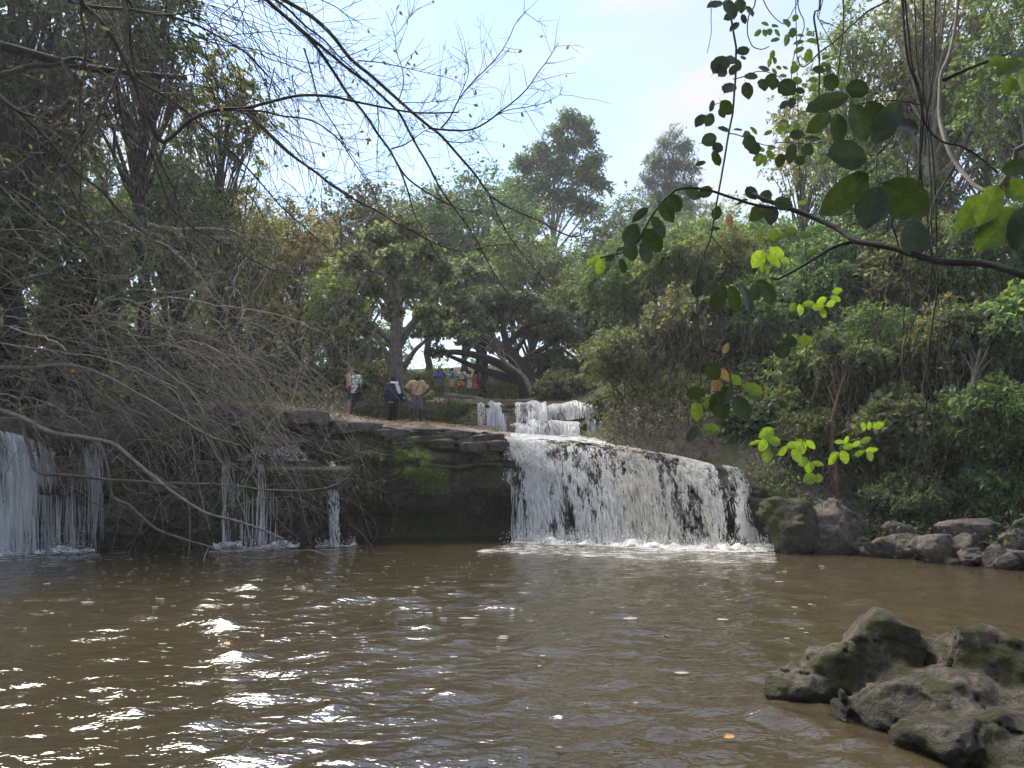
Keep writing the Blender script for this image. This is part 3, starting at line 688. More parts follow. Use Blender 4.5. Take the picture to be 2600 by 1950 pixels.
# white water running from the upper cascade to the lip of the main fall
U, V = np.meshgrid(np.linspace(0, 1, 60), np.linspace(0, 1, 40), indexing='ij')
a_ = lerp_pts(lipm, U * .62); b_ = P(1290 + 250 * U, 1106 + 6 * U, 25.9 - .4 * U); q = a_ + (b_ - a_) * V[..., None]; q[..., 2] += .05 + .05 * fbm(q * 2.2, 3, 88)
ii = (np.arange(59)[:, None] * 40 + np.arange(39)[None]).ravel(); ff = np.stack([ii, ii + 1, ii + 41, ii + 40], -1)
st_w = tag(mk('stream_water', q - [0, 0, .05], ff, M_WATER), kind='structure')
kid(st_w, 'foam_sheet', q, ff, M_FOAM, uv=np.stack([q[..., 0] * .9, q[..., 1] * .9], -1).reshape(-1, 2))
# left falls
fall('waterfall', 'white waterfall at the far left edge of the photo', [P(-90, 1090, 16.9), P(0, 1092, 17.0), P(60, 1108, 17.1), P(74, 1118, 17.1)], [G(-80, 1416), G(0, 1413), G(62, 1408), G(84, 1406)], 1900, 11, lens=(.06, .3), wid=(.006, .016), smat=M_THREAD, jitter=.12, bump=.15, mat=M_SHEETT)
fall('waterfall', 'sparse dark curtain of threads next to the far left waterfall', [P(80, 1122, 17.5), P(160, 1124, 17.7), P(246, 1124, 18.0)], [G(86, 1404), G(160, 1402), G(246, 1400)], 420, 12, sheet=False, wid=(.005, .013), smat=M_THREAD, lens=(.1, .4), dens=[(0, .5), (.2, .9), (.35, .2), (.6, .9), (.75, .2), (.95, 1.0)])
fall('waterfall', 'thin threads falling behind the tangled branches', [P(562, 1178, 18.6), P(640, 1176, 18.9), P(700, 1176, 19.2)], [G(560, 1394), G(640, 1392), G(700, 1390)], 320, 13, sheet=False, wid=(.005, .013), smat=M_THREAD, lens=(.1, .4), dens=[(0, .9), (.12, .3), (.3, .4), (.6, .2), (.72, 1.), (.8, .1), (1, .3)])
fall('waterfall', 'slim white thread falling right of the tangled branches', [P(822, 1172, 19.8), P(846, 1172, 19.9)], [G(838, 1389), G(862, 1389)], 260, 14, mat=M_SHEETT, jitter=.04, bump=.04, layers=1)
fall('waterfall', 'little white chute sliding onto the rock step behind the tangle', [P(690, 1112, 20.1), P(732, 1112, 20.2)], [P(600, 1168, 19.0), P(790, 1172, 19.6)], 650, 15, power=1.2, jitter=.03, bump=.03, layers=1)
fall('waterfall', 'white rapids sliding past the pair at the left end of the ledge', [P(770, 1020, 28.0), P(885, 1024, 28.0)], [P(730, 1052, 26.0), P(880, 1056, 26.0)], 700, 16, power=1.2, jitter=.04, layers=1)
fall('waterfall', 'white rapids seen through the branches beyond the ledge', [P(480, 1002, 28), P(660, 1008, 28)], [P(440, 1024, 25.6), P(660, 1032, 25.6)], 700, 17, power=1.2, jitter=.04, layers=1)
foam('foam', 'foam under the far left waterfall', [G(-80, 1418), G(40, 1412), G(240, 1402)], 0.5, 41, 350)
foam('foam', 'foam under the thin threads behind the tangle', [G(540, 1397), G(640, 1395), G(760, 1392)], 0.3, 42, 160, .12)
foam('foam', 'foam under the slim thread right of the tangle', [G(800, 1392), G(850, 1391), G(905, 1390)], 0.28, 43, 200, .15)
# ---------------------------------------------------------------- upper rock wall behind the cascade
nu, nv = 170, 56
U, T = np.meshgrid(np.linspace(0, 1, nu), np.linspace(0, 1, nv), indexing='ij')
dd_ = np.interp(U, [0, .36, .46, 1], [26.0, 26.2, 27.3, 27.3]); bx = P(850 + 720 * U, 1116 + 0 * U, dd_); tx = P(850 + 720 * U, np.interp(U, [0, .1, .3, .45, .9, 1], [1040, 1022, 1016, 1024, 1028, 1030]), dd_ + .9)
q = bx + (tx - bx) * np.clip(T / 0.8, 0, 1)[..., None]
zz = q[..., 2]; xx = q[..., 0]
lay = np.floor((zz + .1 * vnoise(np.stack([xx * .5, zz * .3, xx * 0], -1), 3)) / .24).astype(int)
fr = ((zz + .1 * vnoise(np.stack([xx * .5, zz * .3, xx * 0], -1), 3)) / .24) % 1; bl = np.floor(xx / 1.1 + hashf(lay, lay * 0, lay * 0, 4) * 3).astype(int)
off = .16 * hashf(bl, lay, lay * 0, 5) + .1 * hashf(lay, lay * 0, lay * 0, 6) + .12 * fbm(np.stack([xx * 1.3, zz * 1.6, xx * 0], -1), 4, 7) - .1 * np.exp(-(np.minimum(fr, 1 - fr) / .12) ** 2)
q[..., 1] -= off
over = np.clip((T - .8) / .2, 0, 1); q[..., 1] += over * 2.2; q[..., 2] += over * .12
ii = (np.arange(nu - 1)[:, None] * nv + np.arange(nv - 1)[None]).ravel()
tag(mk('upper_cliff', q, np.stack([ii, ii + nv, ii + nv + 1, ii + 1], -1), M_CLIFF), kind='structure')

# ---------------------------------------------------------------- rocks
def rock(name, label, c, r, seed, mat, rot=0.0, group=None, npl=17, rough=.2, flat=1.0, res=30, cat='rock'):
    g = np.random.default_rng(seed); c = np.asarray(c, float); r = np.asarray(r, float)
    nn = rdir(npl, g); nn[:, 2] *= .7; nn = norm(nn); dd = g.uniform(.45, .82, npl); r = r * 1.12
    cr, sr = cos(rot), sin(rot)
    def fn(X):
        Q = X / r
        Q = np.stack([Q[..., 0] * cr + Q[..., 1] * sr, -Q[..., 0] * sr + Q[..., 1] * cr, Q[..., 2]], -1)
        d = np.linalg.norm(Q, axis=-1) - 1
        for a, b in zip(nn, dd): d = -smin(-d, -(Q @ a - b), .035)
        return d + rough * .5 * fbm(Q * 2.2 + seed, 4, seed) + rough * .45 * fbm(Q * np.array([5., 5., 9.]), 4, seed + 3)
    v, f = surface_nets(fn, -r * 1.15, r * 1.15, r.max() * 2.3 / res, narrow=False)
    o = mk(name, v, f, mat); o.location = Vector(c); return tag(o, label, cat, group)
GR = 'rocks along the right bank'
def bankrock(x0, x1, y0, y1, back, seed, label, mat=M_BANKROCK, dz=0.0, **kw):
    """a rock spanning these pixels; back: metres behind the waterline"""
    cx, cy = (x0 + x1) / 2, (y0 + y1) / 2
    d = G(cx, np.interp(cx, [2000, 2060, 2180, 2260, 2433, 2600, 2750], [1402, 1405, 1410, 1420, 1436, 1447, 1458]))[1] + back
    rx = (x1 - x0) / 2 / F * d * 1.12; rz = (y1 - y0) / 2 / F * d * 1.15
    return rock('rock', label, P(cx, cy, d + rx * .5) - [0, 0, dz], (rx, max(rx * .8, rz), rz * 1.15), seed, mat, group=GR, **kw)
rock('mossy_boulder', 'boulder capped with bright green moss at the right end of the main waterfall', P(1998, 1348, 17.6), (.66, .6, .72), 5, M_MOSSROCK, rough=.2, npl=6, res=30, cat='boulder')
bankrock(2057, 2178, 1298, 1408, .25, 6, 'dark brown rounded boulder just right of the mossy boulder', rough=.25, npl=7, res=28)
bankrock(2160, 2210, 1373, 1408, 0.05, 7, 'small dark rock wedged between the brown boulder and the flat ledge')
bankrock(2180, 2262, 1388, 1418, 0, 8, 'low wet rock at the water left of the pale slabs')
bankrock(2215, 2365, 1360, 1428, .2, 9, 'broad reddish brown rock slab sloping to the water', res=28)
bankrock(2325, 2438, 1362, 1436, 0, 10, 'pale grey wedge shaped rock standing at the water', npl=14, rough=.08, res=28)
bankrock(2235, 2355, 1332, 1374, .9, 11, 'low rock behind the reddish brown slab')
bankrock(2385, 2545, 1326, 1372, .7, 12, 'long flat rock slab lying on the stack above the water', npl=14, rough=.1)
bankrock(2410, 2500, 1364, 1402, .3, 13, 'brown rock under the long flat slab')
bankrock(2430, 2505, 1397, 1432, 0, 14, 'dark wet block beside the pale wedge at the water', npl=14)
bankrock(2496, 2548, 1394, 1438, 0, 15, 'rounded brown cobble at the water right of the dark block', npl=5, rough=.1)
bankrock(2526, 2578, 1412, 1446, -.2, 16, 'small smooth grey cobble in front of the brown one', npl=5, rough=.08)
bankrock(2522, 2610, 1352, 1408, .3, 17, 'angular pale rock above the cobbles')
bankrock(2566, 2680, 1318, 1378, .8, 18, 'big grey rock at the right edge under the leaves')
bankrock(2560, 2670, 1398, 1452, 0, 19, 'dark rock at the right edge of the photo by the water')
bankrock(2660, 2800, 1380, 1462, .2, 20, 'rough brown rock just past the right edge of the bank')
rock('rock', 'small wet black rock in the foam at the foot of the side fall', P(1886, 1382, 18.3), (.24, .2, .16), 21, M_BANKROCK)
rock('rock', 'dark wet rock at the right end of the upper cascade', P(1500, 1090, 26.3), (.46, .5, .52), 22, M_CLIFF, npl=12)
rock('rock', 'layered dark rock right of the upper cascade', P(1560, 1058, 27.2), (.62, .6, .7), 23, M_CLIFF, npl=16, rough=.1)
rock('rock', 'brown mossy rock above the lip of the main waterfall', P(1605, 1118, 23.4), (.6, .5, .32), 24, M_BANKROCK)
rock('rock', 'long grey rock where the children stand', P(1160, 1022, 34.2), (2.1, 1.2, .42), 25, M_SLAB, npl=7, rough=.12, res=34)

# the big boulder near the camera
def boulder():
    z = lambda px, py, d: P(px, py, d)
    prims = [(z(2225, 1712, 5.95), (.40, .38, .44)), (z(2165, 1735, 6.0), (.32, .3, .34)), (z(2080, 1742, 6.0), (.38, .24, .17)), (z(2018, 1752, 5.95), (.19, .15, .08)),
             (z(2330, 1765, 5.75), (.34, .4, .28)), (z(2505, 1755, 5.5), (.36, .36, .42)), (z(2600, 1785, 5.4), (.34, .4, .32)), (z(2440, 1810, 5.35), (.42, .42, .26)),
             (z(2300, 1830, 5.45), (.40, .34, .26)), (z(2520, 1890, 4.9), (.50, .42, .26)), (z(2420, 1905, 4.85), (.32, .3, .2)), (z(2700, 1900, 4.8), (.5, .6, .34)), (z(2145, 1815, 5.5), (.13, .12, .17)), (z(2620, 1985, 4.5), (.42, .35, .2))]
    lo = np.array([1.55, 3.9, -.32]); hi = np.array([4.9, 6.7, 0.85])
    gb = np.random.default_rng(17); NN = [norm(rdir(13, gb) * [1, 1, .75]) for _ in prims]; DD = [gb.uniform(.58, .92, 13) for _ in prims]
    def cut(X, c, r, i):
        r = np.asarray(r); Q = (X - np.asarray(c)) / (r * 1.14); e = np.linalg.norm(Q, axis=-1) - 1
        for a, b in zip(NN[i], DD[i]): e = -smin(-e, -(Q @ a - b), .012)
        return e * min(r)
    def fn(X):
        d = None
        for i, (c, r) in enumerate(prims):
            e = cut(X, c, r, i); d = e if d is None else smin(d, e, .03)
        band = np.abs(d) < .2
        Q = X[band]
        n = fbm(Q * 3.4, 3, 90); ly_ = Q @ np.array([.35, .25, .9]) + .06 * n
        st_ = np.abs(vnoise(np.stack([ly_ * 9, Q[:, 0] * 1.2, Q[:, 1] * 1.2], -1), 101))
        cr = np.abs(vnoise(Q * np.array([2.1, 2.1, 2.8]) + .25 * n[:, None] + 3, 97))
        d[band] = d[band] + .018 * n + .010 * (.4 - st_) + .045 * np.exp(-(cr / .02) ** 2) + .019 * fbm(Q * np.array([9., 9., 14.]), 4, 99); return d
    v, f = surface_nets(fn, lo, hi, .0195)
    o = mk('boulder', v, f, M_BOULDER)
    return tag(o, 'big two humped mossy grey boulder rising from the near water', 'boulder')
boulder()

# ---------------------------------------------------------------- people
def m_cloth(name, c, c2=None, scale=14.0, mode=None, rough=.85):
    m, t, o = newmat(name); oc = N(t, 'ShaderNodeTexCoord').outputs['Object']
    n1 = noise(t, 10, 4, .6, oc)
    col = ramp(t, n1, [(.3, tuple(x * .8 for x in c)), (.7, tuple(min(1, x * 1.12) for x in c))])
    if mode == 'floral':
        v = N(t, 'ShaderNodeTexVoronoi', i_Scale=scale); t.links.new(oc, v.inputs[0])
        col = mix(t, ramp(t, v.outputs[0], [(.28, (0,) * 3), (.36, (1,) * 3)]), c, c2)
        n2 = noise(t, scale * 1.7, 3, .6, oc); col = mix(t, ramp(t, n2, [(.56, (0,) * 3), (.62, (.8,) * 3)]), col, tuple(x * .4 for x in c2))
    elif mode == 'blotch':
        n2 = noise(t, scale, 2, .5, scaled(t, (1, 1, 1.8)), .8); col = mix(t, ramp(t, n2, [(.52, (0,) * 3), (.56, (1,) * 3)]), c, c2)
    elif mode == 'rings':
        v = N(t, 'ShaderNodeTexVoronoi', i_Scale=scale); t.links.new(oc, v.inputs[0])
        col = ramp(t, v.outputs[0], [(.0, c2), (.16, c2), (.2, c), (.42, c), (.47, c2), (.52, c)])
    t.links.new(bsdf(t, col, rough, .15, n1, .4, .02).outputs[0], o.inputs[0]); return m
def m_skin(name, c): return m_plain(name, c, .5, .35, .12, 6)
SK = {'dark': m_skin('dark_skin', (.045, .027, .02)), 'brown': m_skin('brown_skin', (.075, .043, .03)), 'fair': m_skin('fair_skin', (.55, .30, .21))}
HAIR = m_plain('black_hair', (.012, .011, .011), .8, .2)
SHOE = m_plain('dark_sandal', (.03, .025, .022)); EYE = m_plain('eye_white', (.6, .58, .54), .3, .4, .02); 
def person(label, pos, height, rz, skin, pose, wear, hair=True, group=None, vox=.0135, head_turn=0.0, feet=(.10, .10), stride=0.0, lean=0.0, name='person'):
    """body: one continuous skin surface; clothes, hair and shoes are children. Local frame: faces -Y"""
    if height < 1.4: vox = .022
    root = empty(name, pos, label, 'person', group); root.rotation_euler = (0, 0, rz)
    s = height / 1.70; A = lambda *a: np.array(a, float) * s
    sh = [A(-.175, 0, 1.385), A(.175, 0, 1.385)]
    el, wr = pose
    el = [A(*e) for e in el]; wr = [A(*e) for e in wr]
    hip = [A(-.088, 0, .90), A(.088, 0, .90)]
    kn = [A(-feet[0] * .95, -.02 - stride * .5, .49), A(feet[1] * .95, -.02 + stride * .5, .49)]
    an = [A(-feet[0], .02 - stride, .085), A(feet[1], .02 + stride, .085)]
    ct, st = cos(head_turn), sin(head_turn)
    def hd(x, y, z): return A(x * ct - y * st, x * st + y * ct - .015, z)
    def body(X):
        d = s_ell(X, A(0, -.005, 1.21), A(.165, .105, .24)); k = .06 * s
        for e in (s_ell(X, A(0, -.01, .98), A(.15, .10, .15)), s_ell(X, A(0, 0, .90), A(.155, .11, .11)),
                  s_cone(X, sh[0], sh[1], .062 * s, .062 * s), s_cone(X, A(0, .0, 1.38), A(0, -.01, 1.50), .056 * s, .052 * s)): d = smin(d, e, k)
        for i in (0, 1):
            d = smin(d, s_cone(X, hip[i], kn[i], .083 * s, .056 * s), .04 * s)
            cm = kn[i] * .68 + an[i] * .32 + A(0, .018, 0)
            d = smin(d, s_cone(X, kn[i], cm, .053 * s, .055 * s), .02 * s); d = smin(d, s_cone(X, cm, an[i], .052 * s, .036 * s), .02 * s)
            toe = an[i] + A((-1, 1)[i] * .03, -.15, -.055); d = smin(d, s_cone(X, an[i] + A(0, .03, -.045), toe, .037 * s, .028 * s), .03 * s)
            d = smin(d, s_cone(X, sh[i], el[i], .052 * s, .039 * s), .03 * s); d = smin(d, s_cone(X, el[i], wr[i], .039 * s, .026 * s), .012 * s)
            fd = norm(wr[i] - el[i]); sx = norm(np.cross(fd, A(0, 1, .25))); pm = wr[i] + fd * .05 * s
            d = smin(d, s_ell(X - pm, A(0, 0, 0), A(.033, .028, .042)), .02 * s)
            for q in range(4):
                b = pm + sx * (q - 1.5) * .019 * s + fd * .03 * s; m = b + fd * (.032 - abs(q - 1.2) * .005) * s; e = m + (fd * .02 + A(0, -.012, -.012) * .6)
                d = smin(d, s_cone(X, b, m, .0105 * s, .0098 * s), .006); d = smin(d, s_cone(X, m, e, .0098 * s, .0085 * s), .006)
            th = pm - sx * (.03 * s if i else -.03 * s); d = smin(d, s_cone(X, th, th + fd * .035 * s - sx * (.018 * s if i else -.018 * s), .012 * s, .0095 * s), .008)
        h = s_ell(X, hd(0, .005, 1.600), A(.076, .096, .108)); h = smin(h, s_ell(X, hd(0, -.028, 1.545), A(.056, .062, .066)), .03 * s)
        h = smin(h, s_cone(X, hd(0, -.092, 1.606), hd(0, -.112, 1.575), .010 * s, .017 * s), .014 * s)
        h = smin(h, s_cone(X, hd(-.03, -.083, 1.625), hd(.03, -.083, 1.625), .013 * s, .013 * s), .02 * s)
        h = smin(h, s_ell(X, hd(0, -.090, 1.543), A(.027, .012, .012)), .01 * s)
        for q in (-1, 1): h = smin(h, s_ell(X, hd(q * .078, .012, 1.592), A(.012, .022, .032)), .01 * s)
        return smin(d, h, .03 * s)
    allp = np.array(el + wr + an); m_ = .16 * s
    lo = np.minimum(allp.min(0), A(-.25, -.2, 0)) - [m_, m_, 0]; hi = np.maximum(allp.max(0), A(.25, .15, 1.73)) + [m_, m_, .02]; lo[2] = -.03
    vx = vox * max(s, .8)
    v, f = surface_nets(body, lo, hi, vx); bodyo = kidp(root, 'body', v, f, SK[skin])
    def wob(X, seed, amp): return amp * s * fbm(X / s * np.array([9., 9., 5.]), 2, seed)
    def torso(X, g, hem, low=.16):
        d = s_ell(X, A(0, -.005, 1.22), A(.172 + g, .112 + g, .25 + g)); d = smin(d, s_cone(X, sh[0], sh[1], (.066 + g) * s, (.066 + g) * s), .06 * s)
        d = smin(d, s_cone(X, A(0, -.005, 1.12), A(0, -.005, hem - .05), (.13 + g) * s, (low + g) * s) + np.abs(X[..., 1]) * .30, .06 * s); return d
    for wi, (kind, mat, kw) in enumerate(wear):
        g = kw.get('g', .014)
        if kind in ('shirt', 'jacket', 'dress'):
            hem = kw.get('hem', .92); slv = kw.get('sleeve', .62); ztop = kw.get('ztop', 1.475)
            def fn(X):
                d = torso(X, g, hem if kind != 'dress' else .95)
                if kind == 'dress':
                    sk_ = s_cone(X, A(0, 0, 1.05), A(0, 0, hem - .12), (.11 + g) * s, (.235 + g) * s) + .012 * s * np.sin(np.arctan2(X[..., 1], X[..., 0]) * 13)
                    d = smin(d, sk_, .05 * s)
                for i in (0, 1):
                    e1 = sh[i] + (el[i] - sh[i]) * min(1, slv)
                    sl = s_cone(X, sh[i], e1, (.056 + g) * s, (.05 + g * 1.4) * s)
                    if slv < 1: sl = np.maximum(sl, (X - e1) @ norm(el[i] - sh[i]))
                    d = smin(d, sl, .03 * s)
                    if slv > 1: d = smin(d, s_cone(X, el[i], el[i] + (wr[i] - el[i]) * .96, (.05 + g) * s, (.036 + g) * s), .02 * s)
                d = d + wob(X, 11 + wi, .012)
                d = np.maximum(d, hem * s + .012 * s * np.sin(X[..., 0] / s * 20) - X[..., 2]); d = np.maximum(d, X[..., 2] - ztop * s)
                return np.maximum(d, -(s_cone(X, A(0, -.02, 1.44), A(0, -.02, 1.6), .058 * s, .075 * s)))
        elif kind in ('shorts', 'trousers'):
            end = kw.get('end', .52); lg = kw.get('loose', .03)
            def fn(X):
                d = s_ell(X, A(0, 0, .93), A(.165 + g, .12 + g, .13))
                for i in (0, 1):
                    d = smin(d, s_cone(X, hip[i], kn[i], (.092 + g) * s, (.058 + lg) * s), .04 * s)
                    if end < .45: d = smin(d, s_cone(X, kn[i], an[i] + A(0, 0, -.02), (.058 + lg) * s, (.045 + lg) * s), .03 * s)
                d = d + wob(X, 21 + wi, .012); d = np.maximum(d, end * s - X[..., 2]); return np.maximum(d, X[..., 2] - 1.03 * s)
        elif kind == 'skirt':
            end = kw.get('end', .6)
            def fn(X):
                d = s_cone(X, A(0, 0, 1.0), A(0, 0, end - .15), .15 * s, .24 * s) + .012 * s * np.sin(np.arctan2(X[..., 1], X[..., 0]) * 11)
                d = np.maximum(d, end * s + X[..., 0] * .25 - X[..., 2]); return np.maximum(d, X[..., 2] - kw.get('top', 1.0) * s)
        elif kind == 'stripe':      # pale band over the shoulder and down the sleeve
            def fn(X):
                i = kw.get('arm', 1); d = 1e9
                for a, b, r in ((A(.02, .06, 1.44), sh[i] + A(0, .03, .01), .07), (sh[i] + A(0, .03, .01), el[i] + A(.012, .02, 0), .092), (el[i] + A(.012, .02, 0), wr[i] + A(.008, .012, 0), .068)):
                    d = np.minimum(d, s_cone(X, a + A(.022 * (1 if i else -1), .012, .012), b + A(.034 * (1 if i else -1), .016, .008), r * s * .84, r * s * .8))
                return d
        elif kind == 'cap':
            def fn(X):
                d = s_ell(X, hd(0, .01, 1.635), A(.092, .112, .09)); d = np.maximum(d, 1.625 * s - X[..., 2]); bc = hd(0, .125 if kw.get('back') else -.125, 1.628)
                return np.minimum(d, s_ell(X, bc, A(.07, .07, .014)))
        elif kind == 'strap':
            def fn(X):
                return np.maximum(torso(X, .024, .85), np.abs(X[..., 0] * .8 + (X[..., 2] - 1.2 * s) * kw.get('k', .55)) - .022 * s)
        elif kind == 'bag':
            c = A(*kw['at']); fn = lambda X: smin(s_ell(X, c, A(.13, .07, .16)), s_ell(X, c + A(0, 0, -.06), A(.14, .08, .11)), .04 * s)
        v, f = surface_nets(fn, lo, hi, vx * 1.25)
        nm = {'stripe': 'sleeve_stripe', 'strap': 'bag_strap'}.get(kind, kind)
        oo = kidp(root if kind != 'stripe' else jk, nm, v, f, mat)
        if kind == 'jacket': jk = oo
    if hair:
        fn = lambda X: np.maximum(s_ell(X, hd(0, .012, 1.615), A(.084, .103, .106)), -(X[..., 2] - 1.60 * s) + (-(X @ np.array([st, -ct, 0.])) * 0 + np.where((X @ np.array([-st, ct, 0.])) < -.02 * s, .055 * s, -.03 * s)))
        v, f = surface_nets(fn, A(-.16, -.16, 1.45), A(.16, .16, 1.76), vx * .8); kidp(root, 'hair', v, f, HAIR)
    for q in (-1, 1):
        c = hd(q * .031, -.086, 1.604); a = np.arange(6) / 6 * 2 * pi
        v = np.vstack([c + A(0, -.012, 0)] + [c + np.array([cos(b) * .014, .002, sin(b) * .008]) * s for b in a]); j = np.arange(6)
        kidp(bodyo, 'eye', v, np.stack([j * 0, 1 + j, 1 + (j + 1) % 6], -1), EYE)
    for i in (0, 1):
        toe = an[i] + A((-1, 1)[i] * .03, -.15, -.07)
        fn = lambda X: np.maximum(s_cone(X, an[i] + A(0, .035, -.07), toe + A((-1, 1)[i] * .004, -.02, 0), .042 * s, .045 * s), X[..., 2] - .028 * s)
        v, f = surface_nets(fn, np.minimum(an[i], toe) - .1 * s, np.maximum(an[i], toe) + .12 * s, vx); kidp(root, 'sandal', v, f, SHOE)
    return root
def kidp(root, name, v, f, mat): return mk(name, v, f, mat, root)
HANG = (((-.25, .03, 1.11), (.25, .03, 1.11)), ((-.27, -.04, .87), (.27, -.04, .87)))
AKIMBO = (((-.40, .07, 1.16), (.40, .07, 1.16)), ((-.205, -.05, .99), (.205, -.05, .99)))
CROSS = (((-.23, -.06, 1.13), (.23, -.06, 1.12)), ((.09, -.19, 1.17), (-.09, -.20, 1.15)))
HOLD = (((-.24, -.02, 1.12), (.24, -.02, 1.12)), ((-.05, -.21, 1.18), (.05, -.21, 1.16)))
CHIN = (((-.24, .0, 1.12), (.22, -.08, 1.16)), ((-.10, -.19, 1.1), (.05, -.16, 1.40)))
REACHM = (((-.25, -.04, 1.10), (.25, .03, 1.11)), ((-.26, -.22, .93), (.27, -.04, .87)))
REACH = (((-.25, .03, 1.11), (.25, -.04, 1.10)), ((-.27, -.04, .87), (.26, -.24, .95)))
def stand(px, d, dz=0.0):
    x = (px - 1300) / F * d; i = np.argmin((lx - x) ** 2 + (ly - d) ** 2); return np.array([x, d, lz.ravel()[i] + dz + .01])
c_tan = m_cloth('tan_polo', (.52, .32, .19)); c_floral = m_cloth('floral_print', (.34, .29, .32), (.10, .075, .10), 22, 'floral'); c_navy = m_cloth('navy_fleece', (.022, .032, .075))
c_white = m_cloth('white_cloth', (.68, .66, .63)); c_black = m_cloth('black_cloth', (.014, .014, .018)); c_leafy = m_cloth('white_and_teal_print', (.72, .76, .74), (.16, .26, .20), 9, 'blotch')
c_pink = m_cloth('pink_cloth', (.72, .30, .26)); c_blue = m_cloth('bright_blue_cloth', (.035, .16, .55)); c_blue2 = m_cloth('dusty_blue_cloth', (.085, .17, .42)); c_grey = m_cloth('grey_brown_cloth', (.15, .13, .13))
c_khaki = m_cloth('khaki_cloth', (.46, .33, .20)); c_print = m_cloth('white_print', (.62, .60, .56), (.30, .30, .30), 16, 'blotch'); c_red = m_cloth('coral_red_cloth', (.60, .09, .075)); c_orange = m_cloth('orange_ring_print', (.80, .22, .02), (.03, .015, .01), 9, 'rings')
c_band = m_plain('grey_strap', (.16, .15, .13)); c_olive = m_cloth('pale_green_bag', (.22, .26, .20)); c_dark = m_cloth('dark_check', (.035, .03, .035)); c_beige = m_cloth('beige_cloth', (.42, .36, .29))
GA = 'grown people on the rock ledge'; GK = 'children watching from the upper rock'
person('man in a tan polo and floral shorts with hands on hips', stand(1057, 24.0), 1.68, 0.12, 'dark', AKIMBO, [('shirt', c_tan, dict(hem=.93, sleeve=.8, g=.022)), ('shorts', c_floral, dict(end=.50, loose=.055)), ('strap', c_band, dict(k=-.35)), ('bag', c_olive, dict(at=(.20, .06, 1.08)))], group=GA, feet=(.15, .13))
person('man in a navy jacket with a white sleeve stripe, seen from behind', stand(996, 23.5), 1.62, pi - .55, 'dark', REACHM, [('jacket', c_navy, dict(hem=.80, sleeve=1.2, g=.045)), ('shirt', c_white, dict(hem=.775, sleeve=.1, g=.03, ztop=.84)), ('trousers', c_black, dict(end=.07, loose=.03)), ('stripe', c_white, dict(arm=0))], group=GA, feet=(.10, .12))
person('man in a white leafy shirt and backward cap looking towards the falls', stand(900, 24.4), 1.66, pi / 2 + .75, 'dark', REACH, [('shirt', c_leafy, dict(hem=.86, sleeve=.8, g=.05)), ('shorts', c_dark, dict(end=.56, loose=.06)), ('cap', c_black, dict(back=True)), ('bag', c_black, dict(at=(-.22, .02, .90)))], group=GA, hair=True, feet=(.10, .13), stride=.06)
person('person in a pink top half hidden behind the man in the leafy shirt', stand(885, 24.9), 1.64, pi / 2 + .4, 'fair', HANG, [('shirt', c_pink, dict(hem=.92, sleeve=.5)), ('shorts', c_black, dict(end=.55, loose=.05))], group=GA)
KZ = lambda px, py: P(px, py, 34.0)
person('child in a bright blue shirt and grey shorts with arms crossed', KZ(1112, 1004), 1.27, .1, 'dark', CROSS, [('shirt', c_blue, dict(hem=.88, sleeve=.75, g=.02)), ('shorts', c_grey, dict(end=.52, loose=.05))], group=GK)
person('child peeping out behind the child in bright blue', P(1120, 1003, 34.6), 1.27, 0, 'brown', HANG, [('shirt', c_grey, dict(hem=.88, sleeve=.7)), ('shorts', c_grey, dict(end=.5))], group=GK)
person('child in a dusty blue shirt and khaki shorts turned sideways', KZ(1147, 1002), 1.26, -1.2, 'dark', HOLD, [('shirt', c_blue2, dict(hem=.87, sleeve=.8, g=.02)), ('shorts', c_khaki, dict(end=.50, loose=.05))], group=GK)
person('child in a white shirt and orange ring printed skirt', KZ(1172, 1003), 1.28, -.15, 'dark', CHIN, [('shirt', c_white, dict(hem=.86, sleeve=.7, g=.02)), ('shorts', c_black, dict(end=.72)), ('skirt', c_orange, dict(end=.58, top=.86)), ('strap', c_band, dict(k=.55))], group=GK, feet=(.18, .06))
person('child in a pale printed dress next to the red dress', KZ(1192, 1006), 1.20, .2, 'dark', HOLD, [('dress', c_print, dict(hem=.52, sleeve=.5))], group=GK)
person('child in a coral red dress', KZ(1204, 1006), 1.19, -.4, 'brown', CHIN, [('dress', c_red, dict(hem=.48, sleeve=.45))], group=GK)

# broken rubble along the right waterline
rr = np.random.default_rng(404); base_rocks = []
for k in range(34):
    px = rr.uniform(2150, 2640); wl = np.interp(px, [2000, 2060, 2180, 2260, 2433, 2600, 2750], [1402, 1405, 1410, 1420, 1436, 1447, 1458]); p = G(px, wl); b = abs(rr.normal(0, .8)); sz = rr.uniform(.1, .24)
    lab = 'small broken stone in the rubble along the right waterline'
    loc = p + [b * .5, b, .02 + b * .22]
    if k < 5: o = rock('rubble_stone', lab, loc, (sz, sz * .8, sz * .62), 300 + k, M_BANKROCK, group='rubble stones on the right bank', res=18); base_rocks.append(o)
    else:
        o = base_rocks[k % 5].copy(); COL.objects.link(o); o.location = Vector(loc); q = rr.uniform(.6, 1.3); o.scale = (q, q * rr.uniform(.8, 1.2), q)
    o.rotation_euler = (rr.normal(0, .25), rr.normal(0, .25), rr.uniform(0, 6.28))
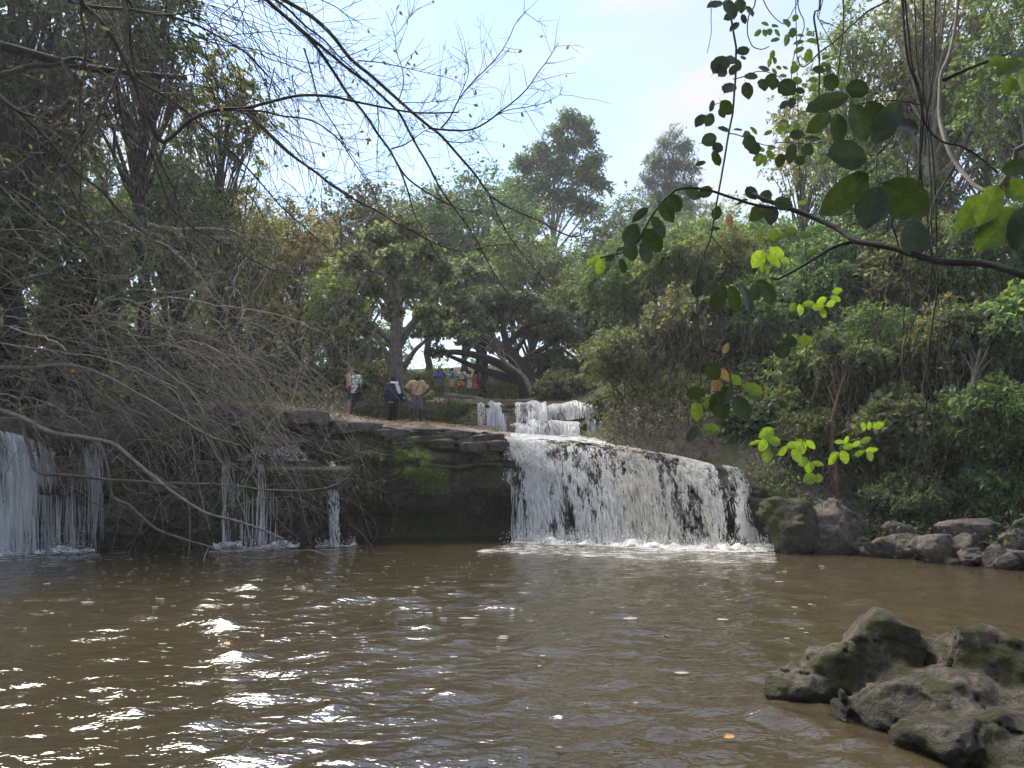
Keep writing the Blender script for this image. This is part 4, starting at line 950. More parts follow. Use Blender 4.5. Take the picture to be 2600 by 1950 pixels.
# ---------------------------------------------------------------- trees and shrubs
BARKC = {'pale': (.24, .21, .18), 'grey': (.13, .115, .10), 'dark': (.035, .03, .027), 'brown': (.085, .062, .047), 'red': (.13, .075, .05)}
def wobble(a, b, n, amp, rng):
    t = np.linspace(0, 1, n)[:, None]; L = np.linalg.norm(b - a)
    w_ = np.cumsum(rng.normal(0, 1, (n, 3)), 0); w_ -= w_[0] + (w_[-1] - w_[0]) * t
    return a + (b - a) * t + w_ * amp * L / math.sqrt(n)
def tree(name, label, base, trunk_top, clumps, r0, nleaf, size, palette, seed, bark='grey', droop=.35, dead=0.0, group=None, oval=False, shell=.55, path=None, limb=True, cat='tree', per=9, ratio=.5, twig=.12, flare=1.6):
    """trunk, limbs to each leaf clump, and a crown of separate leaves"""
    g = np.random.default_rng(seed); base = np.asarray(base, float); top = np.asarray(trunk_top, float)
    root = empty(name, base, label, cat, group)
    line = spline(path, 22) if path is not None else wobble(base - [0, 0, .4], top, 22, .035, g)
    t = np.linspace(0, 1, 22); rad = r0 * (1 - .8 * t) * (1 + (flare - 1) * np.exp(-t * 14))
    tb = Bag(); bc = np.array(BARKC[bark]); v, f = tubes(line, rad, 9)
    v = v + norm(v - np.repeat(line, 9, 0)) * (fbm(v * np.array([2.2, 2.2, .7]) / max(r0, .1) * .3, 3, seed)[:, None] * r0 * .22); tb.add(v, f, bc)
    if limb:
        for c, r in clumps:
            c = np.asarray(c)
            if np.linalg.norm(c[:2] - top[:2]) < .05: continue
            h = np.clip((c[2] - base[2]) / max(top[2] - base[2], .1) - .22 - g.uniform(0, .12), .12, .97); i = int(h * 21); a = line[i]
            m = a * .5 + c * .5 + [0, 0, np.linalg.norm(c - a) * .07]; L = spline([a, m + g.normal(0, .05, 3) * np.linalg.norm(c - a), c], 6)
            rr = max(min(rad[i] * .55, r0 * .45), .015); tb.add(*tubes(L, rr * np.linspace(1, .25, 6), 4), bc * g.uniform(.8, 1.1))
    tb.kid(root, 'trunk', M_BARK)
    cb = Bag(); tw = Bag()
    clump_leaves(cb, clumps, nleaf, size, palette, g, droop, per, dead, oval, shell, ratio, (tw, twig, size * .06) if twig else None)
    co = cb.kid(root, 'crown', M_LEAF, smooth=False, kind='stuff')
    if twig and tw.n:
        v, f, _ = tw.get(); kid(co, 'twigs', v, f, M_TWIG, kind='stuff', col=bc * .9)
    return root
def ell_clumps(c, R, n, k, seed, squash=.7, low=-.9):
    """n leaf clumps inside an ellipsoid, favouring its outside"""
    g = np.random.default_rng(seed); out = []; c = np.asarray(c, float); R = np.asarray(R, float)
    while len(out) < n:
        d = rdir(1, g)[0]
        if d[2] < low: continue
        q = c + d * R * g.uniform(.35, .9); r = R * k * g.uniform(.65, 1.25); r[2] *= squash; out.append((q, r))
    return out
def ptree(name, label, px, top, bot, d, rpx, nc, nleaf, size, palette, seed, r0=.22, k=.34, base=None, gz=None, **kw):
    """tree whose crown spans rows top..bot around column px at distance d"""
    c = P(px, (top + bot) / 2, d); rz = (bot - top) / 2 / F * d; rx = rpx / F * d
    bx = px if base is None else base
    z = Hp(bx, d) - .2 if gz is None else gz; b = np.array([(bx - 1300) / F * d, d, z])
    cl = ell_clumps(c, (rx * 1.2, rx * 1.2, rz * .95), int(nc * 2.2), k * .8, seed, .85) + [(c + [0, 0, rz * .1 * q], np.array([rx * 1.15, rx * 1.1, rz * .95]) * (1 - .25 * q)) for q in (0, 1)]; size *= .94; nleaf = int(nleaf * .98)
    return tree(name, label, b, c + [0, 0, rz * .55], cl, r0, nleaf, size, palette, seed, **kw)
def shrub(label, px, py, d, rx, ry, n, size, palette, seed, nc=16, k=.36, dead=.0, droop=.45, group=None, name='shrub', stems=7, oval=False, bark='brown', depth=.9, **kw):
    g = np.random.default_rng(seed); c = P(px, py, d); R = np.array([rx / F * d, rx / F * d * depth, ry / F * d])
    zb = min(Hp(px, d), c[2] - R[2] * .7); base = np.array([c[0], c[1], zb]); root = empty(name, base, label, 'shrub', group)
    cl = ell_clumps(c, R * 1.05, int(nc * 1.8), k * .85, seed, .9) + [(c, R * 1.02)]; size *= .97; n = int(n * 1.0); cb = Bag(); tw = Bag()
    clump_leaves(cb, cl, n, size, palette, g, droop, 8, dead, oval, .5, kw.get('ratio', .52), (tw, .1, .006))
    cb.kid(root, 'foliage', M_LEAF, smooth=False, kind='stuff')
    sb = Bag()
    for i in range(min(stems, len(cl))):
        a = base + [g.normal(0, .2), g.normal(0, .2), -.2]; e = cl[i][0]; sb.add(*tubes(spline([a, a * .4 + e * .6 + rdir(1, g)[0] * .25, e], 8), np.linspace(.035, .008, 8), 4), np.array(BARKC[bark]))
    sb.merge(tw, np.array(BARKC[bark])); sb.kid(root, 'stems', M_TWIG, kind='stuff'); return root
# --- far wood, one mass
g = np.random.default_rng(500); cl = []
for i in range(150):
    a = g.uniform(-1.05, 1.05); d = g.uniform(74, 100); x = d * a; px = 1300 + x / d * F
    hgt = g.uniform(4, 12) if not 1030 < px < 1330 else g.uniform(2, 5); z0 = 8.5
    cl.append((np.array([x, d, z0 + hgt * g.uniform(.2, 1.0)]), np.array([5.5, 4, 3.4]) * g.uniform(.7, 1.2)))
bag = Bag(); clump_leaves(bag, cl, 30000, .62, 'haze', g, .3)
tag(bag.top('distant_forest', M_LEAF, smooth=False), 'hazy green distant forest closing the view behind the falls', 'forest', kind='stuff')
# --- trees behind the falls
D = 60
cl = [(P(x, y, D), np.array([r, r, r * .62]) / F * D) for x, y, r in [(1445, 300, 42), (1478, 318, 40), (1415, 335, 46), (1490, 355, 42), (1440, 372, 55), (1375, 385, 52), (1505, 405, 46), (1335, 415, 50), (1415, 425, 62), (1475, 445, 62), (1520, 470, 46), (1370, 470, 62), (1310, 475, 48), (1440, 505, 66), (1340, 520, 58), (1490, 530, 52)]]
tree('tall_tree', 'tall tree with tiered crown rising highest above the falls', [P(1412, 900, D)[0], D, 8], P(1440, 320, D), cl, .32, 15000, .34, 'haze', 1, bark='pale', path=[P(1412, 930, D), P(1409, 700, D), P(1404, 560, D), P(1412, 420, D), P(1440, 300, D)], group='trees behind the falls', shell=.35)
cl = [(P(x, y, 66), np.array([r, r, r * .9]) / F * 66) for x, y, r in [(1715, 330, 26), (1690, 365, 40), (1735, 370, 36), (1665, 405, 40), (1710, 415, 52), (1755, 420, 36), (1650, 450, 42), (1700, 470, 55), (1750, 475, 46), (1670, 510, 52), (1735, 525, 50)]]
tree('feathery_tree', 'feathery pale tree with drooping wispy foliage beside the open sky', [P(1712, 900, 66)[0], 66, 9], P(1712, 360, 66), cl, .2, 9000, .42, 'haze', 2, bark='grey', droop=.9, group='trees behind the falls', shell=.2, ratio=.22)
for i, a in enumerate([
  ('round crowned tree left of the tallest tree', 1220, 400, 780, 56, 175, 20, 12000, .34, 'haze', .3),
  ('leafy tree above the grey tree behind the ledge', 1085, 450, 820, 50, 155, 18, 11000, .32, 'mid', .26),
  ('hazy rounded tree just right of the tallest tree', 1580, 470, 850, 56, 185, 24, 13000, .34, 'haze', .3),
  ('dense tree under the feathery pale tree', 1740, 500, 850, 48, 165, 18, 12000, .3, 'haze', .26),
  ('darker tree in front of the tallest trees trunk', 1350, 560, 880, 47, 140, 20, 12000, .28, 'mid', .26),
  ('olive tree behind the left end of the ledge', 930, 430, 820, 42, 145, 16, 8000, .26, 'olive', .2),
  ('green tree behind the upper cascade', 1490, 650, 950, 41, 130, 18, 12000, .25, 'mid', .25),
  ('dark tree behind the spreading tree', 1195, 620, 850, 44, 130, 18, 10000, .26, 'mid', .22),
  ('far hazy tree between the tallest and the feathery tree', 1640, 430, 800, 76, 120, 16, 7000, .42, 'haze', .3),
  ('far hazy tree left of the tallest tree', 1310, 420, 780, 76, 110, 16, 7000, .42, 'haze', .3),
  ('far hazy tree above the left rapids', 1010, 450, 800, 74, 120, 16, 6500, .42, 'haze', .3),
  ('far hazy tree behind the feathery tree', 1850, 470, 820, 72, 120, 16, 6500, .42, 'haze', .3)]):
    lab, px, top, bot, d, rpx, nc, nl, sz, pl_, r0 = a
    ptree('forest_tree', lab, px, top, bot, d, rpx, nc, nl, sz, pl_, 20 + i, r0=r0, group='trees behind the falls', dead=.01)
# spreading dark tree by the upper cascade
D = 36.5
root_path = [P(1355, 1020, D), P(1338, 970, D), P(1312, 925, D), P(1290, 880, D), P(1278, 830, D), P(1275, 770, D)]
cl = [(P(x, y, D + dz), np.array([r, r * .9, r * .5]) / F * D) for x, y, r, dz in [(1130, 800, 60, 0), (1190, 770, 66, 1), (1260, 760, 70, 0), (1330, 770, 66, 1), (1395, 800, 62, 0), (1080, 840, 55, 0), (1430, 850, 60, 0), (1400, 910, 55, 0), (1440, 930, 50, -1), (1160, 840, 45, 0), (1350, 840, 50, 2), (1110, 890, 32, 0), (1460, 985, 46, -1), (1410, 985, 40, -1)]]
st = tree('spreading_tree', 'dark spreading tree with thick low limbs behind the upper cascade', P(1355, 1015, D), P(1275, 770, D), cl, .62, 17000, .2, 'dark', 40, bark='dark', path=root_path, flare=1.3)
for k, (pts, r) in enumerate([([(1335, 962), (1290, 935), (1240, 912), (1190, 898), (1140, 894), (1095, 905)], .30), ([(1300, 905), (1265, 880), (1220, 868), (1170, 850), (1130, 820)], .2), ([(1290, 880), (1320, 840), (1370, 810), (1400, 790)], .16), ([(1345, 985), (1395, 930), (1430, 880)], .14), ([(1240, 912), (1200, 880), (1150, 868)], .12)]):
    L = spline([P(x, y, D) for x, y in pts], 16); v, f = tubes(L, np.linspace(r, r * .35, 16), 8); kid(st, 'limb', v, f, M_BARK, col=np.array(BARKC['dark']))
tree('slender_tree', 'slender dark trunk standing among the children and the spreading tree', P(1226, 1008, 37.5), P(1222, 760, 37.5), [(P(x, y, 37.5), np.array([.9, .9, .5])) for x, y in [(1200, 790), (1245, 770), (1225, 740)]], .24, 1500, .2, 'dark', 41, bark='dark')
tree('slender_tree', 'thin dark trunk close to the child in the red dress', P(1212, 1006, 38.5), P(1214, 790, 38.5), [(P(x, y, 38.5), np.array([.9, .9, .5])) for x, y in [(1195, 810), (1232, 800)]], .17, 1000, .2, 'dark', 42, bark='dark')
# grey tree with the fluted trunk
D = 28.8
cl = [(P(x, y, D + dz), np.array([r, r, r * .6]) / F * D) for x, y, r, dz in [(960, 600, 55, 0), (1030, 580, 60, 1), (900, 660, 55, 0), (1000, 660, 60, -1), (1080, 640, 55, 0), (1120, 690, 50, 0), (940, 730, 50, 0), (1050, 730, 50, -1), (880, 770, 45, 0), (1000, 790, 40, 0), (1080, 790, 40, 0), (930, 830, 40, 0), (1110, 840, 34, 0)]]
gt = tree('grey_tree', 'grey leaved tree with a fluted pale trunk behind the men', P(1004, 1010, D), P(1010, 640, D), cl, .36, 9500, .19, 'grey', 43, bark='grey', path=[P(1004, 1020, D), P(1003, 930, D), P(1006, 850, D), P(1002, 780, D), P(990, 700, D), P(1000, 600, D)], shell=.2, oval=True, ratio=.7)
for k, (x0, x1, r) in enumerate([(988, 996, .12), (996, 1001, .13), (1016, 1010, .13), (1024, 1014, .1), (1008, 1007, .12)]):
    L = spline([P(x0, 1012, D - .5), P((x0 + x1) / 2, 930, D - .33), P(x1, 850, D - .28), P(x1, 790, D - .2)], 12); v, f = tubes(L, np.linspace(r, r * .5, 12), 7); kid(gt, 'root_flute', v, f, M_BARK, col=np.array(BARKC['grey']))
for k, pts in enumerate([[(1010, 860), (1060, 800), (1110, 740), (1150, 680)], [(1005, 830), (960, 760), (920, 690), (890, 620)], [(1000, 780), (1040, 700), (1080, 620)], [(1003, 800), (990, 720), (960, 640)], [(1008, 840), (1060, 830), (1110, 850)]]):
    L = spline([P(x, y, D) for x, y in pts], 14); v, f = tubes(L, np.linspace(.1, .02, 14), 6); kid(gt, 'limb', v, f, M_BARK, col=np.array(BARKC['pale']) * .8)
# pale slender tree leaning over the children
D = 31.5
pth = [P(1352, 1000, D), P(1330, 955, D), P(1290, 925, D), P(1262, 895, D), (P(1225, 840, D)), P(1180, 775, D), P(1130, 710, D), P(1095, 660, D)]
cl = [(P(x, y, D + dz), np.array([r, r, r * .55]) / F * D) for x, y, r, dz in [(1240, 830, 36, 0), (1200, 790, 40, 0), (1160, 760, 42, -.5), (1225, 760, 40, .5), (1120, 700, 45, 0), (1180, 690, 46, 0), (1100, 650, 40, 0), (1150, 830, 34, 0), (1190, 860, 30, 0), (1250, 880, 24, 0), (1230, 700, 40, 0)]]
tree('leaning_tree', 'pale slender tree with grey leaves leaning left over the children', P(1352, 1004, D), P(1095, 660, D), cl, .085, 5200, .19, 'grey', 44, bark='pale', path=pth, shell=.2, oval=True, ratio=.75, dead=.03)
# --- left side
GL = 'trees on the left bank'
for i, a in enumerate([
  ('yellowing open tree behind the left rapids', 745, 470, 930, 33, 130, 20, 8000, .2, 'autumn', .16, .35),
  ('olive tree behind the tangled branches', 590, 400, 930, 30, 130, 20, 10000, .19, 'olive', .16, .4),
  ('light leaved sapling just left of the man in the leafy shirt', 850, 600, 950, 30, 90, 16, 5000, .18, 'light', .1, .35),
  ('green tree on the left bank between the tangle and the olive tree', 430, 300, 850, 26, 130, 20, 11000, .18, 'mid', .2, .45)]):
    lab, px, top, bot, d, rpx, nc, nl, sz, pl_, r0, sh_ = a
    ptree('bank_tree', lab, px, top, bot, d, rpx, nc, nl, sz, pl_, 60 + i, r0=r0, group=GL, dead=.06, shell=sh_, bark='brown')
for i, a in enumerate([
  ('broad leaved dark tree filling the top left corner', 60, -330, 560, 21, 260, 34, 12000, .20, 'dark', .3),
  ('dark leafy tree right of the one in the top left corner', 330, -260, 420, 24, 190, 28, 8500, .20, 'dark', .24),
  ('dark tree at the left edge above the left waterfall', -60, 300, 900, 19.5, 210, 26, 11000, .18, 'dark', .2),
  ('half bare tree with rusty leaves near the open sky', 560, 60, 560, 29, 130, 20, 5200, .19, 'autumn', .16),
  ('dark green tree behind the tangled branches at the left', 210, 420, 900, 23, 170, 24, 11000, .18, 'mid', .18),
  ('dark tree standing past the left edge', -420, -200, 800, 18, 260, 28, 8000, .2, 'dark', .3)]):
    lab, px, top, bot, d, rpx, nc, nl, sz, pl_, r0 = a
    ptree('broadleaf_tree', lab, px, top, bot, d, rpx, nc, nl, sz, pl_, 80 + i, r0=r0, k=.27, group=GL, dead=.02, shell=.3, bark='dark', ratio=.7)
tree('pale_trunk_tree', 'straight pale trunk standing between dark trees at the left', [P(152, 1000, 22)[0], 22, Hp(152, 22)], P(160, 420, 22), [(P(x, y, 22), np.array([1.2, 1.2, .6])) for x, y in [(120, 420), (200, 400), (160, 350)]], .11, 1800, .18, 'mid', 95, bark='pale', group=GL)
# --- right side
GRT = 'trees on the right bank'
for i, a in enumerate([
  ('tall vine hung tree behind the dark vine bundle', 2190, -60, 640, 30, 180, 30, 14000, .2, 'light', .28, .5, 'pale'),
  ('tall leafy tree with pale trunk near the top right', 2400, -260, 560, 27, 190, 30, 13000, .19, 'mid', .32, .5, 'pale'),
  ('leafy tree in the top right corner', 2640, -260, 620, 23, 200, 30, 11000, .18, 'light', .3, .5, 'grey'),
  ('sparse rusty tree against the sky right of the gap', 2050, 160, 640, 36, 110, 20, 4200, .22, 'autumn', .18, .2, 'grey'),
  ('light green tree topping the vine thicket', 1905, 500, 800, 32, 120, 18, 8000, .2, 'light', .2, .5, 'brown'),
  ('tree standing past the right edge', 2900, -100, 900, 19, 200, 24, 6000, .2, 'mid', .3, .5, 'brown'),
  ('mid green tree filling the gap behind the vine thicket', 2260, 350, 800, 27, 160, 24, 12000, .19, 'mid', .24, .5, 'brown')]):
    lab, px, top, bot, d, rpx, nc, nl, sz, pl_, r0, sh_, bk = a
    ptree('bank_tree', lab, px, top, bot, d, rpx, nc, nl, sz, pl_, 110 + i, r0=r0, k=.28, group=GRT, dead=.03, shell=sh_, bark=bk)
GS = 'shrubs and vines cloaking the right bank'
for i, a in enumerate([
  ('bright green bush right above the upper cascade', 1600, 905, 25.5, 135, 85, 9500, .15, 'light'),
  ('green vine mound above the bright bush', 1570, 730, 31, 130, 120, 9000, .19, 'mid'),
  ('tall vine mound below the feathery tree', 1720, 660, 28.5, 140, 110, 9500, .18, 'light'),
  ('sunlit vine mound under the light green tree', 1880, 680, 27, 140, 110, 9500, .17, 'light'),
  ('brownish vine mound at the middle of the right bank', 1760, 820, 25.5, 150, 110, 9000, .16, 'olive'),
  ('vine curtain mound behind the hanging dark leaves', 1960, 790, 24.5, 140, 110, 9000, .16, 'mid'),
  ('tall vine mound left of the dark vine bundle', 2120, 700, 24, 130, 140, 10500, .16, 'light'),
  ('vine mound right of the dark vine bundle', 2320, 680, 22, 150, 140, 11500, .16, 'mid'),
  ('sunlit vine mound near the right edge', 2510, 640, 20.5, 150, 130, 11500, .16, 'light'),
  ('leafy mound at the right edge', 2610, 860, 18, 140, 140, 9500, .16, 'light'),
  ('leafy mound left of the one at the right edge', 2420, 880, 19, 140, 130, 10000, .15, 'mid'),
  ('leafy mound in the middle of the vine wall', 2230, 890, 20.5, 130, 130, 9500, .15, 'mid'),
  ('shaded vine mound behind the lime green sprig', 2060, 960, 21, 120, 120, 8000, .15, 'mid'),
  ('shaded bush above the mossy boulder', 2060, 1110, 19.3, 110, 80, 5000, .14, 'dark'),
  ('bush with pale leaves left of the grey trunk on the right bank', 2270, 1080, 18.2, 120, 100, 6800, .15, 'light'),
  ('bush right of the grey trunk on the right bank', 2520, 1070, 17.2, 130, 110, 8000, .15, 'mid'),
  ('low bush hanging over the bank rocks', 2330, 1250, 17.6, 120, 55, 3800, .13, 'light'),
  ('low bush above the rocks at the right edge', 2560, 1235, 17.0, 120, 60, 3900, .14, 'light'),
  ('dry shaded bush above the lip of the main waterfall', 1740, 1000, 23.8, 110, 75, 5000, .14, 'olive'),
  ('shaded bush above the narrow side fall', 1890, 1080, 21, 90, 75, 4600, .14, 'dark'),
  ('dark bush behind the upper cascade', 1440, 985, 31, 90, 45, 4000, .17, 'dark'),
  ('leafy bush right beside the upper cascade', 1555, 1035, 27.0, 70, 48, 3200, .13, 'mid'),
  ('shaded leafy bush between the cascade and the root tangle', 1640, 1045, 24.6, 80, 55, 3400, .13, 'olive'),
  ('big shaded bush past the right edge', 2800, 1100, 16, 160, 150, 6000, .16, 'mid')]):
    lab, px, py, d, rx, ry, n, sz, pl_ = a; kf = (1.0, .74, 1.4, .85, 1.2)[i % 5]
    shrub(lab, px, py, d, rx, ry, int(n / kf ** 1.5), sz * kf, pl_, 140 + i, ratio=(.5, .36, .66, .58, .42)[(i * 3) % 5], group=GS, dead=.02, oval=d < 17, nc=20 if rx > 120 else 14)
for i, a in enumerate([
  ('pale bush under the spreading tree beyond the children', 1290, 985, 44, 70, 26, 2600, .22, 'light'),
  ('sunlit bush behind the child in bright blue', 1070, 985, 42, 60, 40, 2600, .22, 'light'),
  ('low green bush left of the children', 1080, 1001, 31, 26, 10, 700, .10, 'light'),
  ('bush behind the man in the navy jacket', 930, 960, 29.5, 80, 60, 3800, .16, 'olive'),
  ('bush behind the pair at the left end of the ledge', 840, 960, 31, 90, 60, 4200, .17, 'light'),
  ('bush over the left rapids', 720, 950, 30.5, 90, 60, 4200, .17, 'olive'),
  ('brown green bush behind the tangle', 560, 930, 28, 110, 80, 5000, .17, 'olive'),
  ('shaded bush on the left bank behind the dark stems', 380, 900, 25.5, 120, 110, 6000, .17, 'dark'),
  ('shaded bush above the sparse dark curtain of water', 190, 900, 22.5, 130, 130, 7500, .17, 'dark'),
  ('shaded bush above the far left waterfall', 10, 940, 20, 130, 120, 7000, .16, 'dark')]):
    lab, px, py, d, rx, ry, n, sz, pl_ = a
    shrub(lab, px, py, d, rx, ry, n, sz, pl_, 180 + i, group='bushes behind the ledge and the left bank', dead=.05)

# back rows that close the gaps on both banks
for i, (px, top, bot, d, rpx, pl_) in enumerate([(-250, -100, 800, 34, 170, 'mid'), (-60, 40, 820, 38, 150, 'mid'), (120, 120, 830, 36, 140, 'olive'), (270, 200, 850, 40, 130, 'mid'), (420, 330, 860, 38, 120, 'olive'), (540, 380, 880, 42, 110, 'mid'),
        (660, 430, 900, 40, 100, 'autumn'), (790, 440, 900, 45, 110, 'olive'), (880, 470, 920, 50, 100, 'haze')]):
    ptree('forest_tree', ['tree in the left back row, farthest left', 'tree in the left back row, second from the left edge', 'olive tree in the left back row behind the pale trunk', 'tree in the left back row above the dark stems', 'olive tree in the left back row behind the elbow branch', 'tree in the left back row behind the olive tree',
        'yellowing tree in the left back row near the open sky', 'olive tree in the left back row under the open sky', 'hazy tree in the left back row nearest the falls'][i], px, top, bot, d, rpx, 18, 5200, .28, pl_, 700 + i, r0=.2, k=.3, group='back row of the left bank', dead=.03, shell=.3, bark='brown')
for i, (px, top, bot, d, rpx, pl_) in enumerate([(1830, 520, 850, 44, 110, 'haze'), (1950, 500, 850, 42, 110, 'mid'), (2080, 470, 850, 38, 110, 'light'), (2230, 200, 800, 38, 130, 'mid'), (2380, 60, 800, 36, 140, 'mid'), (2540, -60, 800, 34, 150, 'mid'), (2720, -100, 800, 30, 160, 'mid')]):
    ptree('forest_tree', ['hazy tree in the right back row nearest the falls', 'tree in the right back row under the sky gap', 'light tree in the right back row under the rusty tree', 'tree in the right back row behind the vine hung tree', 'tree in the right back row behind the dark thick vine', 'tree in the right back row near the right edge',
        'tree in the right back row past the right edge'][i], px, top, bot, d, rpx, 18, 5200, .26, pl_, 720 + i, r0=.22, k=.3, group='back row of the right bank', dead=.02, shell=.3, bark='grey')
# undergrowth hugging the ground of both banks
def undergrowth(name, label, xs, ds, n, size, palette, seed, hgt=.7, thr=-.15):
    g = np.random.default_rng(seed); px = g.uniform(*xs, n * 2); d = g.uniform(*ds, n * 2); x = (px - 1300) / F * d
    sgn = inpoly(x, d, POOL); m = fbm(np.stack([x * .7, d * .7, x * 0], -1), 3, seed); ok = (~sgn) & (m > thr); x, d, m = x[ok][:n], d[ok][:n], m[ok][:n]; k = len(x)
    z = H(x, d) - .1 + g.random(k) ** 1.3 * hgt * (.5 + np.clip(m + .3, 0, 1))
    bag = Bag(); bag.add(*leaves(np.stack([x, d, z], -1), rdir(k, g) + [0, 0, -.3], rdir(k, g) * .6 + [0, 0, 1], size * g.uniform(.6, 1.4, k), size * .52 * g.uniform(.7, 1.3, k), pal(palette, k, g, .05)))
    return tag(bag.top(name, M_LEAF, smooth=False), label, 'undergrowth', kind='stuff')
undergrowth('undergrowth', 'tangled leafy undergrowth covering the right hillside', (1530, 2900), (17.5, 34), 36000, .16, 'mid', 950, .9, -.4)
undergrowth('undergrowth', 'leafy undergrowth covering the left bank above the falls', (-500, 860), (21.5, 40), 16000, .17, 'olive', 951, .8)
undergrowth('undergrowth', 'leafy undergrowth behind the children and the upper cascade', (860, 1600), (36, 60), 14000, .2, 'mid', 952, .9)
for i, (px, py, d, rx, ry, pl_) in enumerate([(-150, 800, 44, 150, 110, 'mid'), (60, 830, 47, 140, 100, 'olive'), (230, 850, 45, 130, 90, 'mid'), (390, 860, 48, 130, 90, 'olive'), (540, 870, 46, 120, 90, 'mid'), (690, 880, 49, 120, 85, 'olive'), (830, 895, 52, 110, 75, 'haze'), (950, 910, 54, 100, 70, 'mid')]):
    shrub(['tall thicket closing the gap behind the trees past the left edge', 'tall thicket behind the trees above the far left waterfall', 'tall thicket behind the pale trunk', 'tall thicket behind the dark stems', 'tall thicket behind the olive tree', 'tall thicket behind the yellowing tree', 'hazy thicket behind the sapling', 'hazy thicket behind the grey tree'][i],
          px, py - 15, d, rx * 1.1, ry * 1.35, 5200, .3, pl_, 760 + i, group='thickets behind the left bank', stems=4)
# trunks on the right bank
for lab, pts, r, d, bk in [('grey trunk rising from the right bank among pale leaves', [(2476, 1270), (2470, 1180), (2462, 1080), (2470, 980), (2490, 880)], .2, 17.6, 'grey'),
                           ('reddish trunk behind the lime green sprig', [(2118, 1300), (2120, 1200), (2112, 1110), (2122, 1030), (2150, 930)], .11, 18.6, 'red')]:
    pth = [P(x, y, d) for x, y in pts]
    tree('bank_tree', lab, pth[0], pth[-1], ell_clumps(P(pts[-1][0], pts[-1][1] - 30, d + .6), (1.3, 1.0, .7), 8, .4, 7), r, 2600, .15, 'mid', int(pts[0][0]), bark=bk, path=pth, group=GRT)
# low growth over the bank beside the upper cascade, and over cliff faces
def cover(label, pts, n, size, palette, seed, spread=.12, name='ground_cover', droop=.6):
    g = np.random.default_rng(seed); p = np.asarray(pts); k = g.integers(0, len(p), n); c = p[k] + g.normal(0, spread, (n, 3))
    bag = Bag(); bag.add(*leaves(c, rdir(n, g) + [0, -.3, -droop], rdir(n, g) * .6 + [0, -.5, .8], size * g.uniform(.6, 1.4, n), size * .5 * g.uniform(.7, 1.2, n), pal(palette, n, g, .04)))
    return tag(bag.top(name, M_LEAF, smooth=False), label, 'ground cover', kind='stuff')
g = np.random.default_rng(900)
pts = [P(g.uniform(860, 1212), y, 26.0 + (1085 - y) / 70 * .7) for y in g.uniform(1018, 1090, 260)]
cover('brown green creeping growth on the low bank behind the men', pts, 5200, .09, 'olive', 901, .14)
pts = [P(x, y, 26.1) for x, y in zip(g.normal(1160, 22, 40), g.normal(1035, 10, 40))]
cover('tuft of green leaves hanging on the low bank under the children', pts, 700, .12, 'mid', 902, .08)

pts = [EL[i] + [-EN[i, 0] * q, -EN[i, 1] * q, .03] for i in range(NE) if eu[i] > upx(1880) for q in (0., .4, .8, 1.3, 1.9, 2.5)]
cover('dark leafy growth trailing over the bank behind the mossy boulder', pts, 7000, .11, 'mid', 903, .2)

pts = []
for px in np.linspace(2180, 2760, 40):
    for d in np.arange(15.0, 18.6, .35):
        x = (px - 1300) / F * d
        if not inpoly(np.array([x]), np.array([d]), POOL)[0]: pts.append((x, d, Hp(px, d) + .02))
cover('shaded creeping plants on the bank behind the rubble', pts, 6500, .12, 'mid', 904, .2)
# ---------------------------------------------------------------- near branches, vines and single leaves
def zz(o, pts): return [(o[0] + x * o[2], o[1] + y * o[2]) for x, y in pts]
Z1 = (0, 0, .4219); Z9 = (600, 0, .452); Z2 = (0, 600, .5122); ZA = (1980, 150, .3435); ZB = (1700, 0, .2532); ZC = (1480, 480, .4039); Z6 = (1700, 700, .4823)
def bline(pts, d0, d1, n=26, jit=0.0, rng=None):
    p = np.array(pts, float); d = np.linspace(d0, d1, len(p))
    L = spline(P(p[:, 0], p[:, 1], d), n)
    if jit: L = L + np.cumsum(rng.normal(0, jit, L.shape), 0) * .5
    return L
def sprout(bag, line, n, ln, r, rng, col, bend=.5, up=.0, leafbag=None, lsize=.03, lprob=.3, palette='olive'):
    """thin side twigs along a branch"""
    k = rng.integers(2, len(line) - 1, n); T = norm(np.gradient(line, axis=0))[k]
    sd = norm(np.cross(T, rdir(n, rng))); dr = norm(T * rng.uniform(.3, 1.0, (n, 1)) + sd * .8 + [0, 0, up])
    l = rng.uniform(.35, 1.0, n)[:, None] * ln
    t = np.linspace(0, 1, 5)[None, :, None]; cv_ = (rdir(n, rng) * bend + [0, 0, up * .5])[:, None]
    Ls = line[k][:, None] + dr[:, None] * l[:, None] * t + cv_ * l[:, None] * t ** 2 * .6
    Ls = Ls + np.cumsum(rng.normal(0, .012, Ls.shape), 1) * l[:, None]
    bag.add(*tubes(Ls, r * np.linspace(1, .4, 5)[None] * rng.uniform(.6, 1.2, (n, 1)), 3), col)
    if leafbag is not None:
        for q in (2, 4):
            m = rng.random(n) < lprob; c = Ls[m, q]; mm = len(c)
            if mm: leafbag.add(*leaves(c, rdir(mm, rng) + [0, 0, -.8], rdir(mm, rng), lsize * rng.uniform(.6, 1.4, mm), lsize * .55, pal(palette, mm, rng, .08), True))
    return Ls
